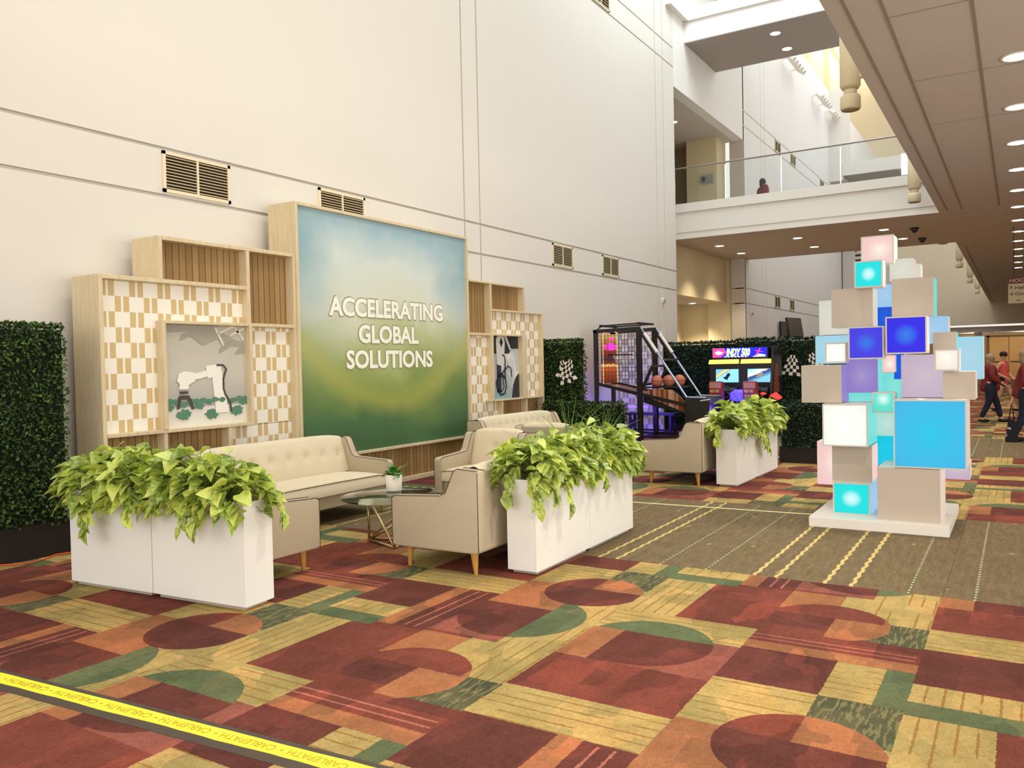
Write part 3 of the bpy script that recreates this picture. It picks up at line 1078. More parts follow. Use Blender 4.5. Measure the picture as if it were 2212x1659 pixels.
strip(mb, [(0.40, 0.70), (0.47, 0.68), (0.50, 0.60), (0.48, 0.42), (0.50, 0.30), (0.52, 0.18), (0.46, 0.08), (0.32, 0.06), (0.22, 0.14), (0.18, 0.26), (0.26, 0.38), (0.38, 0.40), (0.48, 0.32)], 0.013, PY - 0.008, conv=P3)
strip(mb, [(0.30, 0.36), (0.44, 0.44), (0.60, 0.52), (0.70, 0.48), (0.72, 0.34)], 0.010, PY - 0.008, conv=P3)
strip(mb, [(0.24, 0.16), (0.34, 0.10), (0.44, 0.18), (0.40, 0.36), (0.28, 0.36)], 0.011, PY - 0.008, conv=P3)
flat3(mb, [(0.32, 0.90), (0.37, 0.98), (0.42, 0.90), (0.37, 0.82)], PY - 0.008)
mk('charging_cable', mb, plain('photo_black_cable', rgb(30, 30, 32), 0.4), pc)
mb = MB()
flat3(mb, [(0.04, 0.02), (0.05, 0.22), (0.2, 0.10), (0.5, 0.12), (0.62, 0.06), (0.7, 0.0), (0.1, 0.0)], PY - 0.002, 0.002)
mk('blue_floor_tint', mb, plain('photo_blue_grey', rgb(140, 168, 176), 0.5), pc)

# ------------------------------------------------------------------ planters and their plants
def leaf(mb, c, d, n, L, Wd, cup=0.25, rng=random):
    """heart shaped, folded, drooping leaf: base c, axis d, normal n"""
    d = d.normalized()
    n = (n - d * n.dot(d)).normalized()
    s = d.cross(n)
    rows = [(0.0, 0.10), (0.06, 0.62), (0.22, 0.98), (0.48, 0.80), (0.76, 0.40), (1.0, 0.0)]
    vs = []
    bend = 0.25 + rng.random() * 0.5
    for t, w in rows:
        droop = -bend * t * t * L * 0.6
        base = c + d * (t * L) + n * droop
        if t == 1.0:
            vs.append(base)
            continue
        hw = Wd * 0.5 * w
        back = -0.10 * L if t == 0.06 else 0.0
        vs.append(base - s * hw + n * (cup * hw) + d * back)
        vs.append(base)
        vs.append(base + s * hw + n * (cup * hw) + d * back)
    fs = []
    for r in range(4):
        a = r * 3
        fs += [(a, a + 1, a + 4, a + 3), (a + 1, a + 2, a + 5, a + 4)]
    a = 12
    fs += [(a, a + 1, 15), (a + 1, a + 2, 15)]
    mb.add(vs, fs, 0, True)


def pothos(x0, x1, y0, y1, zt, nleaf, seed, label, trail=(), group=None, height=0.25, over=0.105, size=1.0):
    rng = random.Random(seed)
    r = empty('pothos_plant', ((x0 + x1) / 2, (y0 + y1) / 2, zt - 0.03), label, 'plant', group)
    mb = MB()
    st = MB()
    cx, cy = (x0 + x1) / 2, (y0 + y1) / 2
    hx, hy = (x1 - x0) / 2, (y1 - y0) / 2
    for i in range(nleaf):
        # position over a lumpy mound along the box
        px = rng.uniform(-1, 1)
        th = rng.uniform(-0.16, 1.16) * pi
        rad = rng.uniform(0.45, 1.0) ** 0.5
        lump = 1.0 + 0.22 * sin(px * 7.0 + seed) + 0.12 * sin(px * 17.0 + seed * 2)
        ry = (min(hx, hy) + over * lump)
        side = cos(th) * ry * rad
        zz = zt + 0.02 + sin(th) * height * lump * rad * (1.0 - 0.30 * px * px) + rng.uniform(-.02, .02)
        endf = max(0.0, abs(px) - 0.86) / 0.14
        if hx >= hy:
            p = Vector((cx + px * (hx + over * 0.7), cy + side * (1 - 0.35 * endf), zz - endf * 0.04))
            out = Vector(((px if abs(px) > 0.8 else 0.2 * px) + rng.uniform(-1.1, 1.1), cos(th) + rng.uniform(-.8, .8), 0))
        else:
            p = Vector((cx + side * (1 - 0.35 * endf), cy + px * (hy + over * 0.7), zz - endf * 0.04))
            out = Vector((cos(th) + rng.uniform(-.8, .8), (px if abs(px) > 0.8 else 0.2 * px) + rng.uniform(-1.1, 1.1), 0))
        if out.length < 0.2:
            out = Vector((rng.uniform(-1, 1), -0.5, 0))
        out.normalize()
        d = out + Vector((0, 0, 0.45 * sin(th) - 0.22 + rng.uniform(-.55, .5)))
        n = Vector((out.x * 0.5 + rng.uniform(-.5, .5), out.y * 0.5 + rng.uniform(-.5, .5), 0.8 + rng.uniform(-.3, .4)))
        if n.cross(d).length < 0.1:
            n = Vector((0.1, 0.2, 1))
        L = rng.uniform(0.075, 0.135) * size
        leaf(mb, p, d, n, L, L * rng.uniform(0.82, 1.0), rng.uniform(0.1, 0.7), rng)
        if i % 4 == 0:
            root = Vector((cx + (p.x - cx) * 0.5 if hx >= hy else cx + (p.x - cx) * 0.3, cy + (p.y - cy) * (0.3 if hx >= hy else 0.5), zt - 0.02))
            st.tube([root, (root + p) / 2 + Vector((0, 0, 0.05)), p], 0.003, 4)
    for (tx, ty, dz, dx, dy) in trail:
        pts = []
        for k in range(7):
            f = k / 6
            pts.append(Vector((tx + dx * f * 0.5, ty + dy * f * 0.5, zt + 0.08 - dz * f)) + Vector((dx, dy, 0)) * min(1, f * 3) * 0.6)
        st.tube(pts, 0.003, 4)
        for k in range(12):
            f = rng.random()
            i0 = min(5, int(f * 6))
            p = pts[i0].lerp(pts[i0 + 1], f * 6 - i0)
            out = Vector((dx, dy, 0)).normalized() if (dx or dy) else Vector((0, -1, 0))
            sd = out.cross(Vector((0, 0, 1))) * rng.uniform(-1, 1)
            L = rng.uniform(0.07, 0.115) * size
            leaf(mb, p, out * rng.uniform(0.1, 0.5) + sd + Vector((0, 0, -rng.uniform(0.5, 1.3))), out + Vector((0, 0, 0.5)), L, L * 0.8, 0.3, rng)
    mk('leaves', mb, M['pothos'], r, fixn=False)
    mk('stems', st, M['stem'], r)
    return r


def grass_tuft(x, y, z, n, h, seed, label, spread=0.5, group='ornamental grass tufts in the planters'):
    rng = random.Random(seed)
    mb = MB()
    for i in range(n):
        a = rng.uniform(0, 2 * pi)
        s = rng.uniform(0.1, spread)
        hh = h * rng.uniform(0.6, 1.0)
        b = Vector((x + rng.uniform(-.03, .03), y + rng.uniform(-.03, .03), z))
        pts = [b + Vector((cos(a) * s * hh * f * f, sin(a) * s * hh * f * f, hh * (f - 0.18 * s * f * f * f))) for f in (0, .25, .5, .75, 1)]
        mb.tube(pts, [0.0028, 0.0026, 0.0022, 0.0015, 0.0004], 4)
    o = mk('grass_tuft', mb, M['grass'], None)
    return tag(o, label, 'plant', group)


def planter(c, ang, L, label, group='white box planters around the lounge', H=0.70, Wd=0.25):
    r = empty('planter_box', (c[0], c[1], 0), label, 'planter', group)
    mb = MB()
    z0, tt = 0.025, 0.018
    a, b = L / 2 - 0.0015, Wd / 2
    # open-topped box
    mb.box(-a, a, -b, -b + tt, z0, H).box(-a, a, b - tt, b, z0, H).box(-a, -a + tt, -b + tt, b - tt, z0, H).box(a - tt, a, -b + tt, b - tt, z0, H)
    mb.box(-a + tt, a - tt, -b + tt, b - tt, z0, z0 + tt)
    ca, sa = cos(ang), sin(ang)
    def rot(m):
        m.v = [(c[0] + x * ca - y * sa, c[1] + x * sa + y * ca, z) for x, y, z in m.v]
        return m
    mk('box', rot(mb), M['planter'], r, bevel=0.003, seg=2)
    mk('plinth', rot(MB().box(-a + 0.04, a - 0.04, -b + 0.025, b - 0.025, 0, z0)), M['plinth'], r)
    mk('soil', rot(MB().box(-a + tt, a - tt, -b + tt, b - tt, z0 + tt, H - 0.05)), M['soil'], r)
    return r


# left pair, long side across the view
LA = math.atan2(5.917 - 4.214, 3.364 - 3.502)
ux, uy = cos(LA), sin(LA)
nx, ny = sin(LA), -cos(LA)
BX, BYY = 3.502, 4.214
for k, lab in ((0, 'white box planter, nearest corner of the front left pair'), (1, 'white box planter, left half of the front left pair beside the hedge')):
    cxp = BX + ux * (0.435 + 0.875 * k) + nx * 0.125
    cyp = BYY + uy * (0.435 + 0.875 * k) + ny * 0.125
    planter((cxp, cyp), LA, 0.87, lab)
PZ = 0.70
pothos(3.43, 3.66, 4.25, 5.05, PZ, 520, 11, 'bushy lime green pothos spilling over the nearest left planter box',
       trail=((3.46, 4.45, 0.22, -0.16, 0.0), (3.5, 4.62, 0.25, -0.16, 0.0), (3.62, 4.2, 0.20, 0.05, -0.16), (3.46, 4.9, 0.18, -0.15, 0)))
pothos(3.36, 3.60, 5.12, 5.90, PZ, 500, 12, 'lime green pothos in the front left planter beside the tall hedge',
       trail=((3.40, 5.55, 0.36, -0.16, 0.0), (3.40, 5.6, 0.28, -0.15, 0.0), (3.42, 5.1, 0.2, -0.15, 0)))
grass_tuft(3.50, 5.75, PZ, 22, 0.34, 1, 'grass tuft at the far left end of the front left planters', 0.9)
grass_tuft(3.58, 4.55, PZ, 14, 0.40, 2, 'dark grass blades at the near end of the front left planters', 0.7)
grass_tuft(3.55, 5.2, PZ, 14, 0.42, 3, 'thin grass blades in the middle of the front left planters', 1.1)
# centre pair
CA = math.atan2(0.03, 1.823)
for k, lab in ((0, 'white box planter, near half of the centre pair behind the tan chair'), (1, 'white box planter, far half of the centre pair beside the brown carpet')):
    planter((5.112 + 0.455 + 0.912 * k, 2.997 + 0.125 + 0.015 * (k + .5)), CA, 0.908, lab)
pothos(5.14, 5.99, 3.03, 3.26, PZ, 520, 13, 'lime green pothos trailing over the corner of the centre planters',
       trail=((5.2, 3.02, 0.26, 0.02, -0.14), (5.16, 3.04, 0.30, -0.10, -0.10), (5.42, 3.02, 0.30, 0.0, -0.14), (5.18, 3.2, 0.2, -0.14, 0.0)))
pothos(6.04, 6.92, 3.04, 3.28, PZ, 500, 14, 'dense pale green pothos in the far half of the centre planters',
       trail=((6.1, 3.04, 0.24, 0.0, -0.14), (6.9, 3.1, 0.26, 0.14, -0.04), (6.5, 3.03, 0.15, 0, -0.14)))
grass_tuft(5.95, 3.16, PZ, 26, 0.62, 4, 'tallest spray of grass blades above the centre planters', 0.75)
grass_tuft(6.70, 3.18, PZ, 26, 0.50, 5, 'grass spray at the far end of the centre planters', 0.9)
grass_tuft(5.45, 3.14, PZ, 8, 0.45, 6, 'few thin grass blades over the near end of the centre planters', 1.0)
# right pair
RA = math.atan2(-0.03, 1.89)
for k, lab in ((0, 'white box planter, near half of the right pair behind the far tan chair'), (1, 'white box planter, far half of the right pair by the low hedge')):
    planter((9.815 + 0.455 + 0.925 * k, 2.910 + 0.13 - 0.015 * (k + .5)), RA, 0.915, lab, Wd=0.26)
pothos(9.84, 10.70, 2.93, 3.16, PZ, 400, 15, 'pothos over the near half of the right planters, touching the chair back',
       trail=((9.86, 3.1, 0.26, -0.14, 0.03), (10.2, 2.94, 0.15, 0, -0.12)), size=1.1)
pothos(10.78, 11.64, 2.90, 3.14, PZ, 400, 16, 'pothos with a long vine hanging down the right planters',
       trail=((10.72, 2.92, 0.45, 0.0, -0.13), (10.8, 2.92, 0.42, 0.02, -0.13), (10.62, 2.93, 0.32, 0, -0.13), (11.6, 2.95, 0.2, 0.13, -0.05)), size=1.1)
grass_tuft(10.6, 3.05, PZ, 20, 0.52, 7, 'sparse grass blades above the right planters', 0.8)
grass_tuft(11.3, 3.04, PZ, 16, 0.45, 8, 'grass blades at the far end of the right planters', 0.8)

# ------------------------------------------------------------------ upholstered seats
SEAT_D = 0.82


def seat(name, Wd, nb, label, cat, group, rows=1):
    """local frame: front faces -y, centred on x, depth 0.82"""
    r = empty(name, (0, 0, 0), label, cat, group)
    yf = -SEAT_D / 2
    aw = 0.10
    prof = [(0.0, 0.17), (0.0, 0.53), (0.03, 0.55), (0.475, 0.575), (0.52, 0.60), (0.60, 0.765), (0.635, 0.785), (0.815, 0.775), (0.82, 0.76), (0.82, 0.18), (0.79, 0.165), (0.03, 0.16)]
    for sx in (-1, 1):
        xo, xi = sx * Wd / 2, sx * (Wd / 2 - aw)
        poly = [(yf + d, z) for d, z in prof]
        a = mk('arm', MB().prism(poly, 'x', min(xo, xi), max(xo, xi)), M['fabric_side'], r, bevel=0.016, seg=3)
        for pl in a.data.polygons:
            pl.use_smooth = True
        mb = MB()
        top = [(yf + d, z) for d, z in prof[1:8]]
        for xe in (xo - sx * 0.004, xi + sx * 0.004):
            mb.tube([(xe, y, z + 0.002) for y, z in top], 0.0035, 5)
        mb.tube([(xo - sx * 0.004, yf + 0.004, 0.17), (xo - sx * 0.004, yf + 0.002, 0.53)], 0.0035, 5)
        mb.tube([(xo - sx * 0.004, yf + SEAT_D - 0.006, 0.18), (xo - sx * 0.004, yf + SEAT_D - 0.006, 0.765)], 0.0035, 5)
        mk('piping', mb, M['piping'], a)
    iw = Wd / 2 - aw
    f = mk('seat_base', MB().box(-iw, iw, yf + 0.04, yf + SEAT_D - 0.02, 0.165, 0.30), M['fabric_side'], r, bevel=0.012)
    # seat cushion, softly crowned
    mb = MB()
    nx_, ny_ = max(8, int(Wd * 14)), 8
    y0, y1 = yf + 0.005, yf + 0.60
    vs, fs = [], []
    for j in range(ny_ + 1):
        for i in range(nx_ + 1):
            u, v = i / nx_, j / ny_
            e = (sin(pi * u) ** 0.25) * (sin(pi * min(1, v * 0.8 + 0.1)) ** 0.3)
            vs.append((-iw + 2 * iw * u, y0 + (y1 - y0) * v, 0.395 + 0.045 * e + 0.004 * sin(u * 23) * (1 - v)))
    k0 = len(vs)
    for j in range(ny_):
        for i in range(nx_):
            a_ = j * (nx_ + 1) + i
            fs.append((a_, a_ + 1, a_ + nx_ + 2, a_ + nx_ + 1))
    for i in range(nx_ + 1):
        vs.append((-iw + 2 * iw * i / nx_, y0 + 0.0, 0.30))
    for i in range(nx_):
        fs.append((i, k0 + i, k0 + i + 1, i + 1))
    vs += [(-iw, y1, 0.30), (iw, y1, 0.30)]
    mb.add(vs, fs, 0, True)
    mk('seat_cushion', mb, M['fabric'], r)
    mk('cushion_welt', MB().tube([(-iw + 2 * iw * i / 12, y0 - 0.001, 0.398 + 0.02 * sin(pi * i / 12) ** 0.3) for i in range(13)], 0.0035, 5), M['piping'], r)
    # back cushion with button dimples, top rolls over to the rear
    ns = 26
    nw = max(16, int(Wd * 34))
    path = []
    for j in range(ns + 1):
        v = j / ns
        if v < 0.62:
            f_ = v / 0.62
            path.append((yf + 0.56 + 0.10 * f_, 0.42 + 0.355 * f_, 1.0))
        else:
            a_ = pi * (v - 0.62) / 0.38
            path.append((yf + 0.73 - 0.07 * cos(a_), 0.775 + 0.05 * sin(a_) - 0.02 * max(0, (v - 0.81) / 0.19), max(0.0, 1 - (v - 0.62) / 0.2)))
    btn = []
    if nb == 1:
        btn = [(0.0, 0.36)]
    else:
        for rr in range(rows):
            for i in range(nb):
                btn.append((-iw + 2 * iw * (i + 0.5) / nb, 0.36 if rows == 1 else 0.24 + 0.22 * rr))
    vs, fs = [], []
    for j, (py, pz, am) in enumerate(path):
        for i in range(nw + 1):
            u = i / nw
            x = -iw + 2 * iw * u
            b_ = 0.035 * am * (sin(pi * u) ** 0.3) * (0.4 + 0.6 * sin(pi * min(1, j / ns / 0.62)) ** 0.6)
            for (bx, bv) in btn:
                dd = ((x - bx) / 0.05) ** 2 + ((j / ns - bv) / 0.085) ** 2
                b_ -= 0.030 * math.exp(-dd)
                # fine vertical pull lines
                b_ -= 0.006 * math.exp(-((x - bx) / 0.012) ** 2 - ((j / ns - bv + 0.1) / 0.12) ** 2)
            drop = 0.035 * (abs(2 * u - 1) ** 6) * (j / ns)
            vs.append((x, py - b_, pz - drop))
    for j in range(ns):
        for i in range(nw):
            a_ = j * (nw + 1) + i
            fs.append((a_, a_ + 1, a_ + nw + 2, a_ + nw + 1))
    mb = MB().add(vs, fs, 0, True)
    bc = mk('back_cushion', mb, M['fabric'], r)
    for bx, bv in btn:
        j = int(bv * ns)
        mk('button', MB().ball((bx, path[j][0] - 0.004, path[j][1]), 0.011, 10, 6, sc=(1, 0.5, 1)), M['fabric'], bc)
    mk('back_shell', MB().prism([(yf + SEAT_D - 0.115, 0.30), (yf + SEAT_D - 0.085, 0.775), (yf + SEAT_D - 0.01, 0.775), (yf + SEAT_D - 0.005, 0.18), (yf + SEAT_D - 0.14, 0.18)], 'x', -iw, iw), M['fabric_side'], r, bevel=0.01)
    for sx in (-1, 1):
        for sy, yy in ((-1, yf + 0.13), (1, yf + SEAT_D - 0.09)):
            x = sx * (Wd / 2 - 0.07)
            mk('leg', MB().cyl((x + sx * 0.0, yy + sy * 0.012, 0.0), (x, yy, 0.175), 0.014, 0.033, 14), M['leg_wood'], r)
    return r


def place(o, x, y, rz):
    o.location = (x, y, 0)
    o.rotation_euler = (0, 0, rz)


GA = 'cream armchairs in the lounge'
a1 = seat('armchair', 0.82, 1, 'cream armchair backed against the front left planter, only its arm showing', 'armchair', GA)
place(a1, 3.74 + 0.41, 5.02, pi / 2)
c1 = dup(a1, (7.10 + 0.41, 5.03, 0), -pi / 2, 'cream armchair with one button facing left between table and planter')
c2 = dup(a1, (8.70 + 0.41, 4.97, 0), pi / 2, 'cream armchair seen from behind, back to back with the buttoned one')
GB = 'tan sided loveseats backed against planters'
a2 = seat('loveseat', 1.50, 3, 'tan loveseat seen side on in front of the centre planters', 'sofa', GB)
place(a2, 4.88 + 0.75, 3.345 + 0.41, pi)
a3 = dup(a2, (9.68 + 0.75, 3.295 + 0.41, 0), pi, 'tan loveseat seen side on in front of the right planters')
GS = 'tufted cream sofas along the display wall'
s1 = seat('sofa', 2.10, 8, 'long cream sofa with a row of buttons below the green graphic', 'sofa', GS)
place(s1, 6.79 - 1.05, 5.74 + 0.41, 0)
s2 = seat('sofa', 2.20, 11, 'pale tufted sofa farther back under the charging picture', 'sofa', GS, rows=2)
place(s2, 9.25 + 1.10, 5.68 + 0.41, 0)

# ------------------------------------------------------------------ coffee table
TX, TY, TR = 5.53, 4.69, 0.46
ct = empty('coffee_table', (TX, TY, 0), 'round glass coffee table on a brass rod frame', 'table')


def glass_mat():
    N = NT('clear_green_glass', 0.03, 0.5)
    N.b.inputs['Base Color'].default_value = (0.80, 0.90, 0.84, 1)
    N.b.inputs['Transmission Weight'].default_value = 0.0
    out = N.t.nodes['Material Output']
    tr = N.n('ShaderNodeBsdfTransparent')
    tr.inputs[0].default_value = (0.86, 0.93, 0.89, 1)
    gl = N.n('ShaderNodeBsdfGlossy')
    gl.inputs['Roughness'].default_value = 0.02
    fr = N.n('ShaderNodeFresnel')
    fr.inputs[0].default_value = 1.5
    ms = N.n('ShaderNodeMixShader')
    N.lk(fr.outputs[0], ms.inputs[0])
    N.lk(tr.outputs[0], ms.inputs[1])
    N.lk(gl.outputs[0], ms.inputs[2])
    N.lk(ms.outputs[0], out.inputs[0])
    return N.m


M['glass'] = glass_mat()
M['rail_glass'] = M['glass'].copy()
M['rail_glass'].name = 'clear_rail_glass'
for nd in M['rail_glass'].node_tree.nodes:
    if nd.type == 'BSDF_TRANSPARENT':
        nd.inputs[0].default_value = (0.95, 0.975, 0.985, 1)
mk('glass_top', MB().lathe((TX, TY, 0), [(TR - 0.004, 0.408), (TR, 0.412), (TR, 0.417), (TR - 0.004, 0.420)], 64), M['glass'], ct)
brass = plain('brushed_brass', (0.62, 0.46, 0.25, 1), 0.32, 0.5, 0.9)
mb = MB()
tp = [(TX + 0.26 * cos(a), TY + 0.26 * sin(a), 0.40) for a in (radians(100), radians(220), radians(340))]
bt = [(TX + 0.26 * cos(a), TY + 0.26 * sin(a), 0.012) for a in (radians(100), radians(220), radians(340))]
for i in range(3):
    mb.tube([tp[i], bt[i]], 0.012, 10)
    mb.tube([tp[i], ((tp[i][0] + tp[(i + 1) % 3][0]) / 2, (tp[i][1] + tp[(i + 1) % 3][1]) / 2, 0.20), bt[(i + 1) % 3]], 0.012, 10)
    mb.tube([bt[i], (TX, TY, 0.16), ], 0.012, 10)
    mb.tube([bt[i], bt[(i + 1) % 3]], 0.012, 10)
mk('rod_frame', mb, brass, ct)
# potted plant on it
PX_, PYY = 5.74, 4.86
pp = empty('potted_plant', (PX_, PYY, 0.42), 'small leafy plant in a white pot on the glass table', 'plant')
mk('pot', MB().lathe((PX_, PYY, 0.4205), [(0.066, 0), (0.070, 0.01), (0.078, 0.15), (0.074, 0.15), (0.068, 0.13)], 32), plain('white_ceramic', rgb(246, 240, 226), 0.3), pp)
mk('soil', MB().lathe((PX_, PYY, 0.52), [(0.066, 0), (0.066, 0.02)], 20), M['soil'], pp)
rng = random.Random(3)
mb = MB()
for i in range(46):
    a = rng.uniform(0, 2 * pi)
    e = rng.uniform(0.1, 1.3)
    d = Vector((cos(a) * cos(e), sin(a) * cos(e), sin(e)))
    leaf(mb, Vector((PX_, PYY, 0.55)) + d * rng.uniform(0.02, 0.075), d + Vector((0, 0, -0.2)), Vector((0, 0, 1)) + d * 0.3, rng.uniform(0.05, 0.075), rng.uniform(0.035, 0.05), 0.3, rng)
mk('leaves', mb, mat_box('bright_green_leaf', rgb(48, 110, 30), rgb(88, 150, 44), rgb(140, 184, 84)), pp, fixn=False)
mb = MB()
mb.tube([(PX_, PYY, 0.55), (PX_ + 0.05, PYY - 0.05, 0.60), (PX_ + 0.07, PYY - 0.11, 0.67)], 0.0018, 5)
mk('bud_stem', mb, M['stem'], pp)

# ------------------------------------------------------------------ hedges
def hedge(x0, x1, y0, y1, z0, z1, faces, dens, size, seed, label, far=False, group='artificial boxwood hedges', ang=0.0, trough=True):
    rng = random.Random(seed)
    cx, cy = (x0 + x1) / 2, (y0 + y1) / 2
    r = empty('hedge_panel', (cx, cy, 0), label, 'hedge', group)
    ca, sa = cos(ang), sin(ang)
    def rot(m):
        if ang:
            m.v = [(cx + (x - cx) * ca - (y - cy) * sa, cy + (x - cx) * sa + (y - cy) * ca, z) for x, y, z in m.v]
        return m
    mk('hedge_core', rot(MB().box(x0 + 0.02, x1 - 0.02, y0 + 0.02, y1 - 0.02, z0, z1 - 0.02)), M['hedge_core'], r)
    mb = MB()
    spec = {'-x': (1, (x0, y0, z0), (0, y1 - y0, 0), (0, 0, z1 - z0), (-1, 0, 0)),
            '+x': (1, (x1, y0, z0), (0, y1 - y0, 0), (0, 0, z1 - z0), (1, 0, 0)),
            '-y': (1, (x0, y0, z0), (x1 - x0, 0, 0), (0, 0, z1 - z0), (0, -1, 0)),
            'top': (1, (x0, y0, z1), (x1 - x0, 0, 0), (0, y1 - y0, 0), (0, 0, 1))}
    for fkey in faces:
        _, o_, e1, e2, nn = spec[fkey]
        o_, e1, e2, nn = Vector(o_), Vector(e1), Vector(e2), Vector(nn)
        N_ = int(e1.length * e2.length * dens)
        for i in range(N_):
            p = o_ + e1 * rng.random() + e2 * rng.random() + nn * rng.uniform(-0.02, 0.03)
            d = Vector((rng.uniform(-1, 1), rng.uniform(-1, 1), rng.uniform(-1, 1))) + nn * 0.7
            d.normalize()
            u = d.cross(nn + Vector((0.3, 0.2, 0.5)))
            if u.length < 0.05:
                continue
            u.normalize()
            n2 = u.cross(d)
            s = size * rng.uniform(0.7, 1.3)
            mb.add([p, p + d * s * 0.5 + u * s * 0.36 + n2 * s * 0.1, p + d * s, p + d * s * 0.5 - u * s * 0.36 + n2 * s * 0.1], [(0, 1, 2), (0, 2, 3)])
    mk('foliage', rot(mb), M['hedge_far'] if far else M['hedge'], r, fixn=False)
    if trough:
        mk('trough', rot(MB().box(x0 - 0.01, x1 + 0.01, y0 - 0.01, y1 + 0.01, 0, z0 + 0.02)), M['dark_box'], r)
    return r


hedge(1.9, 3.99, 7.09, 7.35, 0.27, 1.95, ('-y', 'top'), 3200, 0.034, 1, 'tall dark boxwood hedge at the far left edge, on a black trough', ang=-0.06)
hedge(12.55, 12.85, 6.47, 7.50, 0.2, 1.93, ('-x', '-y', 'top'), 2200, 0.042, 2, 'narrow tall hedge with checkered flags beside the display wall', far=False)
hedge(12.17, 12.44, 5.52, 6.98, 0.1, 0.86, ('-x', '-y', 'top'), 2000, 0.042, 3, 'low clipped hedge in front of the basketball game', far=False)
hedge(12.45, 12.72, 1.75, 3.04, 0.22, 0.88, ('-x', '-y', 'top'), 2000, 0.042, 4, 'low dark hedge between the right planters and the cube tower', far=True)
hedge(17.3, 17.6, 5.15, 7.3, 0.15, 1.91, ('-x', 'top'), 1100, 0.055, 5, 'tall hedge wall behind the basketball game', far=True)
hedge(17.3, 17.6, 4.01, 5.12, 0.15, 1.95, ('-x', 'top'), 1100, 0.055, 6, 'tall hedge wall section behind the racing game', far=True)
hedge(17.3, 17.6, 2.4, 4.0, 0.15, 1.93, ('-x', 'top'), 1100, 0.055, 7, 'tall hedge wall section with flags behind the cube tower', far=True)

# ------------------------------------------------------------------ lamps, cameras, speakers, signs on ceilings
ORD = ['nearest', 'second', 'third', 'fourth', 'fifth', 'sixth', 'seventh', 'eighth', 'ninth', 'tenth', 'eleventh', 'twelfth', 'thirteenth', 'fourteenth', 'fifteenth']


def downlight(x, y, z, label, group, r=0.135):
    e = empty('downlight', (x, y, z), label, 'ceiling light', group)
    mk('trim_ring', MB().lathe((x, y, z), [(r + 0.03, 0), (r + 0.03, -0.008), (r, -0.010), (r, 0)], 28), M['trim_white'], e)
    mk('lens', MB().lathe((x, y, z), [(r, -0.004), (r * 0.98, -0.006)], 28), M['lamp'], e)
    return e


G1 = 'recessed downlights in the right hand ceiling'
for k in range(13):
    downlight(10.77 + 2.18 * k, 0.0, 4.85, 'round downlight in the right ceiling row, %s to the viewer' % ORD[k], G1)
G2 = 'recessed downlights under the lower bridge'
for (x, y, lab) in ((23.34, 7.34, 'bridge downlight at the wall end of the front row'), (25.41, 7.31, 'bridge downlight at the wall end of the rear row'),
                    (23.27, 5.14, 'bridge downlight in the middle of the front row'), (25.44, 5.14, 'bridge downlight in the middle of the rear row'),
                    (23.27, 2.97, 'bridge downlight just above the top cube of the tower'), (25.40, 2.75, 'bridge downlight half hidden behind the top cube of the tower')):
    downlight(x, y, 4.85, lab, G2, 0.12)
downlight(22.11, 5.38, 10.08, 'nearer of two glowing downlights under the upper bridge', 'downlights under the upper bridge', 0.12)
downlight(23.38, 5.38, 10.08, 'farther of two glowing downlights under the upper bridge', 'downlights under the upper bridge', 0.12)
downlight(26.22, 9.18, 3.45, 'downlight inside the low yellow alcove', 'alcove and upper room downlights', 0.11)
downlight(23.55, 8.75, 8.70, 'downlight in the dim upper room beside the tall wall', 'alcove and upper room downlights', 0.11)
G3 = 'small downlights in the far hall'
for y, lab in ((2.66, 'tiny far hall downlight nearest the cube tower'), (1.26, 'tiny far hall downlight above the doors'), (-0.08, 'tiny far hall downlight at the right picture edge')):
    downlight(60.9, y, 3.0, lab, G3, 0.10)
# the light those fittings throw
for (x, y, z, p) in ((23.3, 7.3, 4.78, 26), (25.4, 7.3, 4.78, 26), (23.3, 5.1, 4.78, 14), (26.2, 9.18, 3.38, 26), (24, 9.0, 8.5, 18), (22.5, 5.38, 9.9, 14)):
    l = bpy.data.lights.new('spot', 'SPOT')
    l.energy = p * 6
    l.spot_size = radians(100)
    l.spot_blend = 0.6
    l.color = (1, 0.86, 0.62)
    l.shadow_soft_size = 0.1
    o = bpy.data.objects.new('downlight_beam', l)
    COL.objects.link(o)
    o.location = (x, y, z - 0.03)
for k in range(8):
    l = bpy.data.lights.new('spot', 'SPOT')
    l.energy = 260
    l.spot_size = radians(120)
    l.spot_blend = 0.7
    l.color = (1, 0.90, 0.74)
    l.shadow_soft_size = 0.12
    o = bpy.data.objects.new('downlight_beam', l)
    COL.objects.link(o)
    o.location = (-0.13 + 4.36 * k, 0.0, 4.80)
for y in (2.6, -0.4):
    l = bpy.data.lights.new('spot', 'POINT')
    l.energy = 80
    l.color = (1, 0.90, 0.72)
    l.shadow_soft_size = 0.2
    o = bpy.data.objects.new('far_hall_lamp', l)
    COL.objects.link(o)
    o.location = (63.0, y, 2.7)

for (x, y, lab) in ((23.47, 2.27, 'black dome camera under the bridge, nearer one'), (25.64, 2.29, 'black dome camera under the bridge, farther one')):
    e = empty('dome_camera', (x, y, 4.85), lab, 'security camera', 'dome cameras under the bridge')
    mk('mount', MB().lathe((x, y, 4.85), [(0.10, 0), (0.11, -0.03), (0.10, -0.04)], 20), M['black'], e)
    mk('dome', MB().ball((x, y, 4.80), 0.085, 16, 10), plain('smoked_dome', (0.01, 0.01, 0.015, 1), 0.1, 0.6), e)

